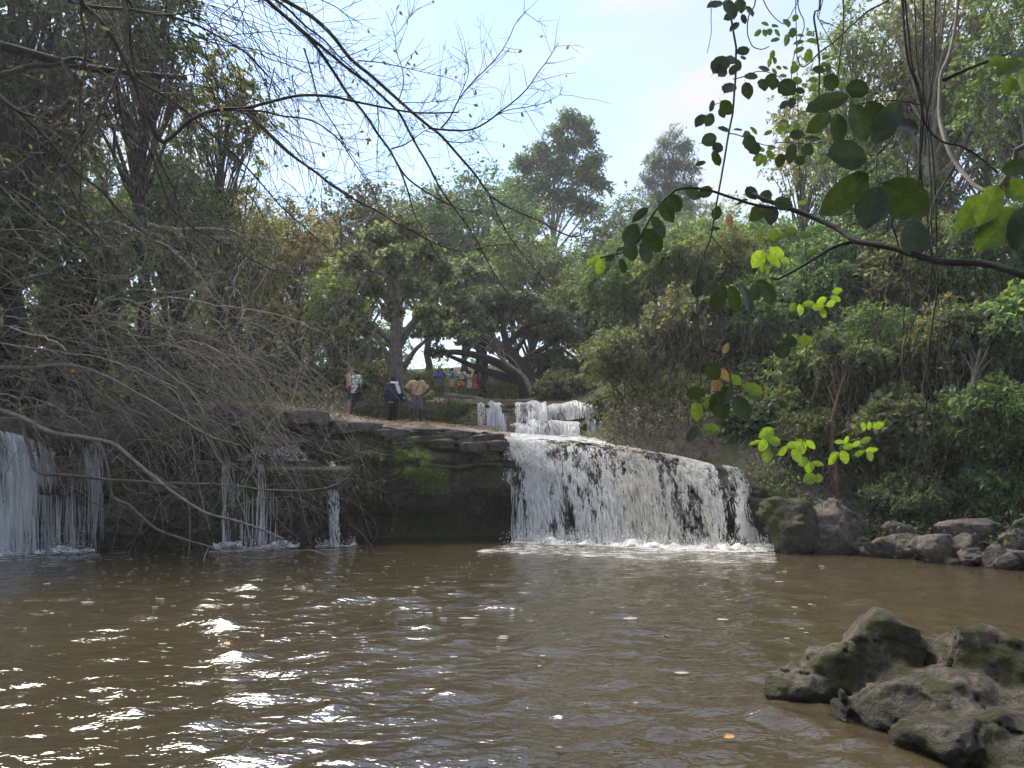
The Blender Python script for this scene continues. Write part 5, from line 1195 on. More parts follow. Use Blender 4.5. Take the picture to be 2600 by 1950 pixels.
# --- tree leaning in from the near left bank, its long bare branches hanging across the sky
rb = np.random.default_rng(31)
ot = empty('overhanging_tree', (-9.2, 5.6, .9), 'bare branched tree reaching across the sky from the left bank', 'tree')
DB = np.array((.055, .047, .042))
trunk = spline([(-9.2, 5.6, .4), (-9.0, 5.8, 2.5), (-8.3, 6.1, 4.8), (-6.6, 6.4, 6.6), (-4.4, 6.6, 7.4), (-2.4, 6.8, 7.6)], 26)
v, f = tubes(trunk, np.linspace(.2, .05, 26), 9); kid(ot, 'trunk', v, f, M_BARK, col=DB)
for e in [[(-6.6, 6.4, 6.6), (-5.2, 5.6, 7.0), (-3.6, 5.4, 6.9), (-2.2, 5.6, 6.6)], [(-7.6, 6.2, 5.6), (-6.2, 7.2, 6.4), (-5.0, 8.0, 6.5), (-4.0, 8.4, 6.6)]]:
    v, f = tubes(spline(e, 18), np.linspace(.09, .03, 18), 7); kid(ot, 'limb', v, f, M_BARK, col=DB)
TR = [ # (pixel line, start distance, end distance, start radius)
 (zz(Z9, [(180, -60), (270, 0), (420, 90), (540, 200), (640, 330), (740, 410), (830, 490), (920, 570), (1010, 650), (1090, 715), (1150, 760), (1220, 840), (1290, 920), (1350, 990), (1420, 1090), (1500, 1150), (1620, 1205), (1720, 1250), (1830, 1310), (1920, 1330), (2000, 1260)]), 6.2, 7.6, .020),
 (zz(Z9, [(100, -60), (170, 0), (260, 80), (350, 160), (430, 240), (510, 350), (570, 440), (620, 520), (690, 600), (750, 680), (800, 760), (860, 840), (910, 930), (960, 1000), (1040, 1060), (1120, 1110), (1240, 1170), (1330, 1190)]), 6.0, 7.2, .018),
 (zz(Z9, [(240, 60), (380, 180), (500, 280), (620, 380), (740, 470), (840, 560), (920, 640), (960, 720), (1020, 830), (1080, 930), (1130, 1030), (1180, 1110), (1240, 1190), (1300, 1270), (1360, 1370), (1440, 1520), (1520, 1640), (1640, 1720), (1760, 1740)]), 6.1, 7.8, .015),
 (zz(Z1, [(870, 650), (960, 850), (1050, 810), (1150, 720), (1280, 665), (1480, 650), (1600, 620), (1800, 575), (1990, 580), (2130, 610)]) + zz(Z9, [(860, 610), (1000, 632), (1120, 635), (1250, 630)]), 5.6, 6.6, .019),
 (zz(Z9, [(0, 620), (150, 625), (250, 650), (400, 670), (500, 720), (590, 800), (640, 880), (700, 970), (760, 1060), (800, 1160)]), 5.7, 6.6, .009),
 (zz(Z9, [(60, 640), (150, 720), (260, 830), (350, 900), (450, 970), (550, 1050), (680, 1130), (800, 1190), (890, 1250), (1000, 1300), (1120, 1370), (1270, 1410), (1420, 1380), (1560, 1370)]), 5.7, 7.0, .013),
 (zz(Z9, [(1080, 720), (1180, 730), (1310, 730), (1400, 690), (1480, 630), (1570, 560), (1640, 490), (1700, 400), (1740, 350), (1810, 240)]), 6.7, 7.0, .011),
 (zz(Z9, [(1150, 720), (1200, 660), (1250, 560), (1320, 470), (1410, 380), (1480, 300), (1530, 220), (1570, 130), (1630, 55)]), 6.7, 6.8, .009),
 (zz(Z9, [(1440, 660), (1520, 620), (1640, 600), (1740, 575), (1830, 525)]), 6.9, 7.0, .006),
 (zz(Z9, [(870, 835), (950, 810), (1050, 740), (1100, 715)]), 6.7, 6.7, .008), (zz(Z9, [(1160, 790), (1250, 800), (1330, 790), (1400, 740)]), 6.8, 6.9, .005),
 (zz(Z9, [(910, 580), (980, 575), (1080, 575), (1130, 540), (1180, 470)]), 6.6, 6.7, .005), (zz(Z9, [(1250, 550), (1300, 430), (1300, 350), (1260, 290), (1210, 260)]), 6.7, 6.7, .005),
 (zz(Z9, [(680, 340), (800, 350), (900, 370), (1030, 400), (1220, 445)]), 6.4, 6.5, .006), (zz(Z9, [(910, 570), (940, 470), (930, 380), (900, 290), (890, 200), (860, 110), (840, 60)]), 6.6, 6.5, .006),
 (zz(Z9, [(890, 210), (950, 130), (1000, 50), (1020, 0)]), 6.5, 6.5, .004), (zz(Z9, [(400, -40), (480, 0), (560, 40), (630, 90), (690, 130)]), 6.2, 6.4, .006),
 (zz(Z9, [(380, 270), (420, 400), (450, 520), (490, 610), (560, 720), (620, 830), (690, 930), (760, 1040)]), 6.2, 6.8, .008), (zz(Z9, [(790, 580), (800, 700), (790, 850), (785, 970)]), 6.5, 6.5, .006),
 (zz(Z9, [(910, 930), (960, 1060), (1000, 1200), (1060, 1310), (1120, 1420), (1200, 1520), (1270, 1600)]), 6.8, 7.2, .009), (zz(Z9, [(1420, 1090), (1460, 1190), (1530, 1320), (1610, 1430), (1700, 1540), (1740, 1600)]), 7.1, 7.4, .008),
 (zz(Z1, [(730, -40), (765, 130), (740, 330), (700, 470), (660, 560), (620, 640), (580, 730), (490, 840), (430, 930), (405, 1010), (430, 1100), (500, 1190), (620, 1330), (700, 1420), (800, 1520), (900, 1640)]), 5.6, 7.2, .017),
 (zz(Z1, [(490, -30), (500, 30), (600, 120), (680, 230), (740, 350), (800, 480), (840, 600), (870, 720), (910, 850), (960, 960), (990, 1030), (1040, 1120), (1060, 1200)]), 5.4, 6.6, .021),
 (zz(Z1, [(-60, 530), (0, 580), (120, 680), (240, 790), (340, 900), (460, 1040), (600, 1140), (720, 1270), (850, 1390), (980, 1500), (1100, 1620)]), 6.0, 8.0, .020),
 (zz(Z1, [(-60, 640), (0, 680), (150, 790), (280, 900), (380, 1040), (450, 1190), (530, 1360), (640, 1470), (720, 1580)]), 6.2, 8.0, .012),
 (zz(Z1, [(700, -40), (770, 0), (830, 70), (960, 80), (1180, 150), (1350, 240), (1480, 320), (1600, 440), (1700, 560)]), 5.8, 6.4, .014),
 (zz(Z1, [(420, 10), (480, 20), (560, 40), (800, 60), (1000, 90), (1200, 60)]), 5.6, 6.0, .016),
 (zz(Z1, [(830, 490), (960, 560), (1080, 640), (1200, 740), (1330, 860), (1450, 970), (1560, 1090), (1680, 1230), (1800, 1340), (1900, 1430), (2000, 1520)]), 5.8, 7.4, .012),
 (zz(Z1, [(1500, 690), (1620, 800), (1760, 930), (1900, 1040), (2130, 1190)]), 6.2, 6.8, .011),
 (zz(Z1, [(1600, -40), (1660, 0), (1740, 60), (1830, 150), (1950, 240), (2040, 340), (2130, 420), (2230, 520)]), 6.0, 6.5, .012),
 (zz(Z1, [(500, 0), (490, 100), (520, 250), (500, 450), (480, 650), (490, 850), (490, 1050), (480, 1280), (520, 1420)]), 6.2, 6.8, .013),
 (zz(Z1, [(760, 0), (780, 180), (790, 300), (820, 500), (850, 640), (880, 850), (920, 950), (990, 1150), (1040, 1260), (1120, 1340), (1250, 1420), (1400, 1490), (1550, 1580), (1720, 1640), (2130, 1650)]), 5.9, 8.2, .014),
 (zz(Z1, [(-40, 460), (60, 440), (180, 400), (330, 390), (440, 350), (600, 380)]), 7.5, 8.0, .04), (zz(Z1, [(-40, 560), (60, 640), (160, 690), (300, 720)]), 6.0, 6.2, .022),
 (zz(Z1, [(700, 520), (730, 700), (760, 850), (800, 1000), (880, 1150), (980, 1260)]), 6.1, 6.9, .008), (zz(Z1, [(330, 300), (420, 420), (540, 520), (700, 600), (860, 660)]), 6.4, 6.6, .007),
 (zz(Z1, [(1010, 1060), (1060, 1180), (1090, 1320), (1130, 1480), (1180, 1640)]), 6.8, 7.4, .009),
]
tw = Bag(); lf = Bag(); fan = Bag()
for i, (pts, d0, d1, r) in enumerate(TR):
    L = bline(pts, d0, d1, 40 if len(pts) > 8 else 24); n = len(L); v, f = tubes(L, r * np.linspace(1, .34, n), 6)
    shade = rb.uniform(.75, 1.6) if i not in (21,) else 3.0
    kid(ot, 'branch', v, f, M_BARK, col=DB * shade)
    ln_px = np.linalg.norm(np.diff(np.array(pts), axis=0), axis=1).sum()
    S = sprout(tw, L, int(ln_px / 14), .5, .0034, rb, DB * 1.7, .5, .10, lf, .055, .09)
    for q in S[::2]: sprout(tw, q, 3, .2, .0021, rb, DB * 1.7, .4, .1, lf, .04, .04)
tw.kid(ot, 'twigs', M_TWIG, kind='stuff'); lf.kid(ot, 'foliage', M_LEAF, kind='stuff')
n = 150; x0 = rb.uniform(300, 640, n); y0 = rb.uniform(-60, 220, n); dxp = rb.normal(150, 130, n); dyp = rb.uniform(120, 520, n); dd_ = rb.uniform(6.4, 8.5, n)
ctl = [P(x0, y0, dd_), P(x0 + dxp * .45, y0 + dyp * .22, dd_ + .2), P(x0 + dxp * .85, y0 + dyp * .6, dd_ + .3), P(x0 + dxp, y0 + dyp, dd_ + .4)]
t = np.linspace(0, 1, 14)[None, :, None]
Ls = (1 - t) ** 3 * ctl[0][:, None] + 3 * (1 - t) ** 2 * t * ctl[1][:, None] + 3 * (1 - t) * t ** 2 * ctl[2][:, None] + t ** 3 * ctl[3][:, None]
Ls = Ls + np.cumsum(rb.normal(0, .03, Ls.shape), 1)
fan.add(*tubes(Ls, rb.uniform(.003, .0075, (n, 1)) * np.linspace(1, .4, 14)[None], 3), DB)
n = 190; wx = rb.uniform(-60, 760, n); wyy = rb.uniform(-60, 620, n); th = rb.normal(-.75, .55, n); dd_ = rb.uniform(6.5, 9.5, n); p = P(wx, wyy, dd_); Ls = np.zeros((n, 16, 3)); rt_ = rb.normal(0, 1.2, n); st_ = rb.uniform(.5, 2.0, n) / 16
for k in range(16):
    Ls[:, k] = p; th = th + (rt_ + rb.normal(0, 2.2, n)) / 16; p = p + np.stack([np.cos(th), rb.normal(0, .25, n), np.sin(th)], -1) * st_[:, None]
fan.add(*tubes(Ls, rb.uniform(.0028, .0075, (n, 1)) * np.linspace(1, .4, 16)[None], 3), DB * 1.9)
fan.kid(ot, 'hanging_twigs', M_TWIG, kind='stuff')

# --- tangle of arching stems drooping over the pool at the left
def tangle(label, seed, xs, ys, ds, nmain, nsub, dx, dy, lim, col, up=140, rmain=(.009, .026), nleaf=.3):
    g = np.random.default_rng(seed); xm = np.mean(xs); root = empty('tangled_shrub', P(xm, np.mean(ys) + 60, np.mean(ds)), label, 'shrub', 'tangled shrubs at the left')
    def curves(n, sc):
        x = g.uniform(*xs, n); y = g.uniform(*ys, n); d = g.uniform(*ds, n); ax = g.uniform(*dx, n) * sc; ay = g.uniform(*dy, n) * sc
        ex = np.minimum(x + ax, lim[0] + g.normal(0, 25, n)); ey = np.minimum(y + ay, lim[1] + g.normal(0, 20, n)); de = d - g.uniform(1.0, 3.0, n)
        u = g.uniform(-40, up, n) * sc
        c = [P(x, y, d), P(x + (ex - x) * .3, y - u, d * .75 + de * .25), P(x + (ex - x) * .75, y - u * .35 + (ey - y) * .25, d * .4 + de * .6), P(ex, ey, de)]
        t = np.linspace(0, 1, 22)[None, :, None]
        L = (1 - t) ** 3 * c[0][:, None] + 3 * (1 - t) ** 2 * t * c[1][:, None] + 3 * (1 - t) * t ** 2 * c[2][:, None] + t ** 3 * c[3][:, None]
        wv = np.cumsum(g.normal(0, .024, L.shape), 1); L = L + wv - wv[:, :1]
        # some stems curl
        m = g.random(n) < .45; ph = g.uniform(0, 6.28, n)[:, None]; a = (g.uniform(.1, .32, n) * m)[:, None] * t[0, :, 0][None]
        w_ = t[0, :, 0][None] * g.uniform(5, 11, n)[:, None] + ph
        L[..., 0] += a * (np.cos(w_) - np.cos(ph)); L[..., 2] += a * (np.sin(w_) - np.sin(ph))
        return L
    def walks(n, ln, seg=22):
        x = g.uniform(xs[0], xs[1] + dx[1] * .8, n); y = g.uniform(ys[0] - 60, ys[1] + dy[1] * .6, n); ok = (x < lim[0] - 40) & (y < lim[1] - 60); x, y = x[ok], y[ok]; n = len(x); d = g.uniform(ds[0] - 2.4, ds[1], n)
        th = g.normal(-.45, 1.1, n); rate = g.normal(0, 2.4, n); l = g.uniform(*ln, n); st = l / seg
        p = P(x, y, d); L = np.zeros((n, seg, 3)); yaw = g.uniform(-.6, .6, n)
        for k in range(seg):
            L[:, k] = p; th = th + (rate * .7 + g.normal(0, 3.2, n)) / seg - .5 / seg; p = p + np.stack([np.cos(th) * np.cos(yaw), np.cos(th) * np.sin(yaw) * .6, np.sin(th)], -1) * st[:, None]
        L[..., 2] = np.maximum(L[..., 2], .05); return L
    M = curves(nmain, 1.0)
    for k in range(nmain):
        r = g.uniform(*rmain); v, f = tubes(M[k], r * np.linspace(1, .3, 22), 6); kid(root, 'stem', v, f, M_BARK, col=np.array(col) * g.uniform(.4, 1.5))
    tb = Bag(); lb = Bag()
    S = np.concatenate([curves(nsub // 3, .75), walks(nsub, (.8, 3.0))]); nsub = len(S); cc = np.repeat(np.array(col)[None] * g.uniform(.4, 1.6, (nsub, 1)), 22 * 3, 0)
    v, f = tubes(S, g.uniform(.004, .0105, (nsub, 1)) * np.linspace(1, .4, 22)[None], 3); tb.add(v, f, cc)
    for L in list(M) + list(S[::4]): sprout(tb, L, 4, .5, .0045, g, np.array(col), .7, 0, lb, .1, nleaf, 'olive')
    tb.kid(root, 'twigs', M_TWIG, kind='stuff')
    if lb.n: lb.kid(root, 'foliage', M_LEAF, kind='stuff')
    return root
TC = (.20, .172, .142)
tangle('dense brown tangle of arching stems drooping over the left falls', 51, (-120, 330), (860, 1075), (17.6, 19), 30, 240, (180, 560), (60, 330), (860, 1390), TC)
tangle('brown arching stems hanging right over the thin threads of water', 52, (250, 560), (830, 1060), (18.2, 19.6), 34, 280, (150, 520), (120, 420), (940, 1400), TC)
tangle('crossing dry stems above the tangle at the left edge', 53, (-150, 380), (560, 860), (15.5, 18), 14, 140, (120, 520), (-60, 260), (900, 1150), (.20, .165, .13), up=80)
tangle('thicket of thin dry stems behind the tangle left of the pair', 54, (420, 760), (560, 960), (20.5, 24), 26, 200, (-140, 330), (-120, 240), (980, 1040), (.2, .17, .14), up=90, rmain=(.01, .022), nleaf=.25)
# low stems that dip towards the pool
lo_b = empty('low_branch', P(180, 1110, 17), 'long bare branch dipping to the pool in front of the left falls', 'branch')
for pts, r in [(zz(Z2, [(100, 900), (150, 1080), (180, 1170), (330, 1180), (540, 1205), (720, 1215), (900, 1250)]), .05), (zz(Z2, [(470, 990), (530, 1110), (560, 1290), (640, 1340), (770, 1450), (900, 1500), (1060, 1550), (1150, 1590), (1350, 1600), (1560, 1560), (1700, 1659)]), .036),
               (zz(Z2, [(760, 1180), (880, 1260), (935, 1330), (940, 1480), (925, 1600), (910, 1690)]), .03), (zz(Z2, [(0, 650), (150, 650), (350, 640), (520, 690), (700, 790), (880, 900), (1050, 1000), (1200, 1040)]), .05),
               (zz(Z2, [(0, 860), (110, 900), (250, 970), (430, 1000), (560, 1030), (700, 1150), (830, 1260), (1000, 1370), (1200, 1420), (1390, 1500)]), .055), (zz(Z2, [(820, 1225), (1100, 1230), (1300, 1250), (1500, 1250), (1640, 1230), (1720, 1190), (1757, 1150)]), .024), (zz(Z2, [(1040, 1540), (1000, 1620), (950, 1690), (870, 1740), (800, 1760)]), .018)]:
    L = bline(pts, 16.2, 14.6, 34, .012, rb); v, f = tubes(L, r * np.linspace(1, .3, 34), 7); kid(lo_b, 'stem', v, f, M_BARK, col=np.array(TC) * rb.uniform(.5, 1.0))
tw = Bag(); 
for o in list(lo_b.children):
    co = np.empty(len(o.data.vertices) * 3, np.float32); o.data.vertices.foreach_get('co', co); L = co.reshape(-1, 7, 3).mean(1) + np.array(lo_b.location); sprout(tw, L, 26, .8, .006, rb, np.array(TC) * .8, .7)
tw.kid(lo_b, 'twigs', M_TWIG, kind='stuff')

# --- single leaves (large enough to be told apart): shared meshes, one object each
def leaf_mesh(name, seed, wide):
    g = np.random.default_rng(seed); n = 9; t = np.linspace(0, 1, n)
    w_ = wide * .5 * np.sin(pi * t ** .9) ** .62 * (1 + .05 * g.normal(size=n)); w_[0] = w_[-1] = 0
    bend = -.10 * t ** 2; v = [(t[0], 0, 0)]
    rows = [[0]]; vs = [np.array([0, 0, 0])]
    for i in range(1, n - 1):
        rows.append([len(vs) + j for j in range(5)])
        for k in (-1, -.5, 0, .5, 1): vs.append(np.array([t[i], k * w_[i] * (1 + .04 * g.normal()), bend[i] + abs(k) * wide * .09 + .012 * g.normal()]))
    rows.append([len(vs)]); vs.append(np.array([1.0, 0, bend[-1]]))
    f3, f4 = [], []
    for a, b in zip(rows[:-1], rows[1:]):
        if len(a) == 1: f3 += [(a[0], b[j], b[j + 1]) for j in range(4)]
        elif len(b) == 1: f3 += [(a[j], b[0], a[j + 1]) for j in range(4)]
        else: f4 += [(a[j], b[j], b[j + 1], a[j + 1]) for j in range(4)]
    pet = len(vs); vs += [np.array([-.16, .008, .01]), np.array([-.16, -.008, .01]), np.array([.02, .012, -.004]), np.array([.02, -.012, -.004])]; f4.append((pet, pet + 1, pet + 3, pet + 2))
    o = mk(name, np.array(vs), [np.array(f3), np.array(f4)], None); me = o.data; bpy.data.objects.remove(o); return me
def m_bigleaf(name, c1, c2, trans, vein=(.6, .75, .5)):
    m, t, o = newmat(name); oi = N(t, 'ShaderNodeObjectInfo'); oc = N(t, 'ShaderNodeTexCoord').outputs['Object']
    n1 = noise(t, 5, 5, .65, oc)
    c = mix(t, oi.outputs['Random'], c1, c2); c = mix(t, .7, c, ramp(t, n1, [(.35, (.6,) * 3), (.65, (1.35,) * 3)]), 'MULTIPLY')
    sp = N(t, 'ShaderNodeSeparateXYZ'); t.links.new(oc, sp.inputs[0]); ay = math_(t, 'ABSOLUTE', sp.outputs[1])
    ws = N(t, 'ShaderNodeMath', operation='FRACT'); t.links.new(math_(t, 'MULTIPLY', math_(t, 'SUBTRACT', sp.outputs[0], math_(t, 'MULTIPLY', ay, .8)), 7.0), ws.inputs[0])
    vm = math_(t, 'MAXIMUM', math_(t, 'LESS_THAN', ay, .011), math_(t, 'MULTIPLY', math_(t, 'LESS_THAN', ws.outputs[0], .06), .6))
    c = mix(t, math_(t, 'MULTIPLY', vm, .5), c, mix(t, 1.0, c, (1.9, 1.9, 1.7), 'MULTIPLY'))
    sn = noise(t, 14, 3, .5, oc); c = mix(t, ramp(t, sn, [(.66, (0,) * 3), (.70, (.7,) * 3)]), c, (.10, .07, .025))
    b = bsdf(t, c, .38, .4, n1, .2, .01); tr = N(t, 'ShaderNodeBsdfTranslucent'); t.links.new(mix(t, 1.0, c, (1.6, 1.7, .6), 'MULTIPLY'), tr.inputs[0])
    ms = N(t, 'ShaderNodeMixShader', i_0=trans); t.links.new(b.outputs[0], ms.inputs[1]); t.links.new(tr.outputs[0], ms.inputs[2]); t.links.new(ms.outputs[0], o.inputs[0]); return m
ML_DARK = m_bigleaf('dark_leaf', (.014, .024, .010), (.024, .038, .014), .25); ML_MID = m_bigleaf('green_leaf', (.045, .075, .018), (.07, .10, .022), .42)
ML_LIME = m_bigleaf('lime_leaf', (.11, .175, .025), (.17, .235, .035), .5); ML_BROWN = m_bigleaf('withered_leaf', (.10, .06, .04), (.17, .11, .07), .3)
LM = {}
for mi, mm in (('dark', ML_DARK), ('mid', ML_MID), ('lime', ML_LIME), ('brown', ML_BROWN)):
    for w_ in (.36, .46, .56, .68, .82):
        me = leaf_mesh('leaf', int(w_ * 100) + len(LM), w_); me.materials.append(mm); LM[(mi, w_)] = me
rleaf = np.random.default_rng(8)
def put_leaf(root, px, py, ln, wd, ang, d, kind, name='leaf'):
    wd *= 1.08; ratio = min((.36, .46, .56, .68, .82), key=lambda q: abs(q - wd / ln)); a = radians(ang)
    if rleaf.random() < .5: a += pi if sin(a) > .25 else 0          # tips mostly hang down
    cR = np.array([1, 0, 0.]); cU = np.array([0, -sin(PITCH), cos(PITCH)]); cF = np.array([0, cos(PITCH), sin(PITCH)])
    tilt = rleaf.normal(0, .18); ax = norm(cR * cos(a) + cU * sin(a) + cF * tilt); nr = -cF + cR * rleaf.normal(0, .3) + cU * (rleaf.normal(0, .3) + .15)
    sd = norm(np.cross(nr, ax)); nr = np.cross(ax, sd); L = ln / F * d * 1.1
    b = P(px, py, d) - ax * L * .5 - np.array(root.location)
    par = next((c for c in root.children if c.name.split('.')[0] in ('limb', 'stem')), root)
    o = link(name, LM[(kind, ratio)], par)
    from mathutils import Matrix
    o.matrix_local = Matrix([[ax[i] * L, sd[i] * L, nr[i] * L, b[i]] for i in range(3)] + [[0, 0, 0, 1]])
    return o
def leafset(root, Z, rows, d, kind, dj=.1):
    for (x, y, ln, wd, an) in rows: put_leaf(root, Z[0] + x * Z[2], Z[1] + y * Z[2], ln * Z[2], wd * Z[2], an, d + rleaf.normal(0, dj), kind)
def vine(root, name, pts, d0, d1, r, col, n=30, jit=.004, sides=6, pre=None):
    L = bline(pts, d0, d1, n, jit, rleaf)
    if pre is None and name == 'stem' and pts[0][1] < 60: pre = [L[0] + [.5, -.9, 2.3], L[0] + [.25, -.4, 1.2]]     # goes up into the canopy added overhead
    if pre is not None: L = np.vstack([spline([np.asarray(q, float) for q in pre] + [L[0]], 9)[:-1], L]); n = len(L)
    v, f = tubes(L, r * np.linspace(1, .6, n), sides); kid(root, name, v, f, M_BARK, col=np.array(col)); return L
# near tree on the right: trunk stands out of the frame, two limbs reach in
nt_ = empty('near_tree', (4.6, 1.7, .5), 'branch with big dark oval leaves reaching in from the right', 'tree')
v, f = tubes(spline([(4.6, 1.7, .2), (4.4, 1.9, 1.6), (4.1, 2.1, 3.0), (3.9, 2.3, 4.4), (3.9, 2.4, 6)], 20), np.linspace(.14, .06, 20), 9); kid(nt_, 'trunk', v, f, M_BARK, col=np.array(BARKC['grey']))
DK = (.03, .026, .023)
vine(nt_, 'limb', [(3400, 860), (2900, 790)] + zz(ZA, [(1805, 1600), (1650, 1540), (1450, 1505), (1200, 1500), (1000, 1450), (850, 1400), (700, 1370), (560, 1345), (480, 1290), (380, 1230), (270, 1180), (100, 1115), (-80, 1050), (-200, 1000)]), 2.3, 3.2, .0165, DK, 44, 0, pre=[(4.32, 1.95, 2.0), (3.5, 2.2, 2.15)])
vine(nt_, 'limb', [(3300, 100), (2900, 260)] + zz(ZA, [(1805, 640), (1740, 770), (1660, 900), (1580, 980), (1470, 960), (1380, 870), (1300, 770), (1240, 650), (1200, 520), (1180, 400), (1190, 120), (1240, 0), (1290, -200), (1320, -460)]), 2.6, 3.6, .0135, (.15, .13, .11), 44, 0, pre=[(3.95, 2.25, 4.0)])
for pts, r in [(zz(ZA, [(540, 1350), (400, 1390), (250, 1480), (100, 1570), (0, 1620)]) + zz(ZC, [(1220, 570), (1180, 560)]), .007), (zz(ZA, [(670, 710), (715, 710), (710, 860), (760, 940)]), .004), (zz(ZA, [(715, 710), (830, 600), (850, 570)]), .004), (zz(ZA, [(880, 1140), (830, 1200), (870, 1320), (900, 1420)]), .005),
               (zz(ZA, [(1290, 790), (1180, 980), (1130, 1100), (1110, 1240), (1000, 1300), (950, 1290)]), .004), (zz(ZA, [(1060, 460), (1130, 560), (1210, 620), (1330, 650), (1430, 700), (1530, 780), (1610, 850)]), .005), (zz(ZA, [(1210, 155), (1350, 90), (1500, 30), (1700, -40)]), .008),
               (zz(ZA, [(280, 1040), (260, 1090), (270, 1180)]), .003), (zz(ZC, [(1300, 130), (1080, 100), (860, 30), (800, 10), (700, -5), (600, 0), (540, 40), (480, 100), (420, 190), (370, 280), (330, 350), (240, 400), (110, 430)]), .006), (zz(ZA, [(1060, 340), (900, 310), (700, 310), (520, 340)]), .003), (zz(ZA, [(1640, 960), (1700, 1050), (1780, 1120)]), .004)]:
    vine(nt_, 'twig', pts, 2.9, 2.9 if r > .004 else 2.75, r, DK, 22, .001)
leafset(nt_, ZA, [(355, 320, 330, 150, 20), (290, 470, 230, 130, 40), (430, 510, 250, 130, 80), (575, 222, 165, 135, -10), (590, 470, 290, 165, -70), (690, 430, 225, 160, -75), (790, 470, 330, 165, 60), (930, 490, 210, 175, -15), (505, 710, 340, 215, 3), (480, 1000, 430, 210, 42), (675, 1100, 310, 180, 72),
    (925, 1035, 390, 230, -40), (995, 1320, 280, 165, 85), (1770, 1250, 300, 150, 80), (1750, 800, 220, 110, 10)], 2.7, 'dark', .06)
leafset(nt_, ZA, [(1400, 1140, 320, 150, 60), (1540, 1080, 300, 160, 70), (1595, 1260, 360, 200, 55), (1755, 965, 190, 150, -20), (1700, 60, 220, 130, 30), (1690, 200, 150, 90, 60), (1790, 60, 160, 110, -40), (1620, 20, 150, 90, 10), (1790, 180, 150, 90, -70)], 2.8, 'mid', .06)
leafset(nt_, ZC, [(360, 160, 130, 60, 40), (305, 285, 150, 95, 65), (300, 390, 130, 90, -75), (440, 325, 170, 110, -55), (475, 240, 150, 85, -60), (525, 145, 150, 80, -55), (575, 90, 120, 85, -50), (395, 400, 150, 75, -80), (690, 25, 130, 75, -20), (770, 20, 100, 60, 30), (170, 440, 70, 40, 20), (235, 385, 60, 40, 30), (250, 485, 90, 45, -70), (1100, 150, 130, 80, 45), (1185, 165, 120, 80, 85), (1260, 95, 120, 85, -10)], 2.9, 'dark', .05)
leafset(nt_, ZC, [(75, 450, 120, 55, 25), (110, 485, 110, 55, 70)], 2.9, 'lime', .03)
def shade_canopy(root, c, R, n, seed):
    cb = Bag(); g = np.random.default_rng(seed); clump_leaves(cb, ell_clumps(c, R, 26, .3, seed), n, .24, 'dark', g, .35, 9, .02, False, .3, .7); cb.kid(root, 'crown', M_LEAF, smooth=False, kind='stuff')
shade_canopy(nt_, (3.0, -2.2, 6.3), (4.6, 4.2, 1.8), 9000, 61); shade_canopy(ot, (-5.5, -.5, 7.4), (4.6, 4.2, 1.9), 9000, 62)  # unseen leafy crowns above and behind the camera, added to shade the foreground
# leafy vine hanging against the sky
hv = empty('hanging_vine', P(1830, 900, 4.3), 'long leafy vine hanging against the sky with dark oval leaves', 'vine', 'hanging vines on the right')
VC = (.05, .042, .035)
vine(hv, 'stem', [(1842, -180)] + zz(ZB, [(590, 0), (630, 300), (655, 500), (640, 800), (625, 1100), (580, 1330), (520, 1659)]) + zz(ZC, [(820, 150), (800, 290), (730, 470), (720, 650), (745, 950), (740, 1220)]), 4.2, 4.4, .0075, VC, 50)
for pts in [zz(ZC, [(805, 290), (900, 420), (1030, 570)]), zz(ZC, [(745, 985), (850, 1030), (890, 1100), (930, 1200), (940, 1330)]), zz(ZC, [(740, 1220), (690, 1260), (670, 1400), (660, 1500)]), zz(ZB, [(585, 1330), (720, 1360), (900, 1440), (1030, 1470), (1150, 1510)]), zz(ZB, [(1050, 1430), (1200, 1420), (1400, 1440), (1560, 1420)]), zz(ZB, [(640, 790), (760, 760), (900, 715), (1050, 750), (1180, 840)]), zz(ZB, [(620, 1090), (500, 1040), (440, 1100)])]:
    vine(hv, 'side_stem', pts, 4.3, 4.35, .0036, VC, 18, .002)
leafset(hv, ZB, [(460, 45, 200, 110, 20), (610, 90, 230, 140, -70), (710, 60, 150, 120, -80), (800, 110, 140, 110, -60), (745, 190, 110, 60, -75), (585, 175, 110, 70, 30), (650, 270, 120, 70, 40), (740, 510, 150, 90, 25), (740, 580, 70, 40, -10), (510, 650, 220, 170, 50), (525, 700, 190, 130, 60), (620, 600, 160, 110, 60), (690, 650, 140, 80, 85), (640, 700, 120, 70, 60), (600, 880, 200, 130, 50), (425, 1060, 130, 60, 70),
    (570, 1080, 180, 120, -40), (530, 1130, 110, 70, -70), (310, 1210, 160, 110, 50), (400, 1200, 150, 100, 60), (545, 1295, 140, 65, -5), (690, 1300, 110, 50, 10), (780, 910, 170, 110, -75), (820, 765, 170, 80, 10), (950, 690, 120, 80, -10), (940, 850, 140, 110, -80), (1010, 790, 130, 80, 20), (1045, 840, 120, 95, 80), (1180, 880, 200, 150, -45), (1310, 910, 100, 60, -15), (1230, 1030, 140, 80, 75), (1150, 1050, 130, 70, 45),
    (400, 1400, 190, 120, 25), (480, 1480, 130, 100, 80), (470, 1590, 160, 90, -60), (310, 1640, 110, 60, 15), (780, 1360, 120, 90, 10), (800, 1430, 160, 120, -60), (850, 1490, 150, 110, -70), (1280, 1350, 160, 100, 10), (1440, 1390, 170, 70, 0), (1390, 1500, 130, 100, -60), (1220, 1540, 200, 110, 80), (1340, 1530, 140, 70, -60), (1110, 1610, 140, 90, 80), (1310, 1610, 130, 80, -10), (1620, 820, 180, 130, -30), (1500, 700, 130, 80, -10), (1600, 880, 130, 80, -20)], 4.2, 'dark', .12)
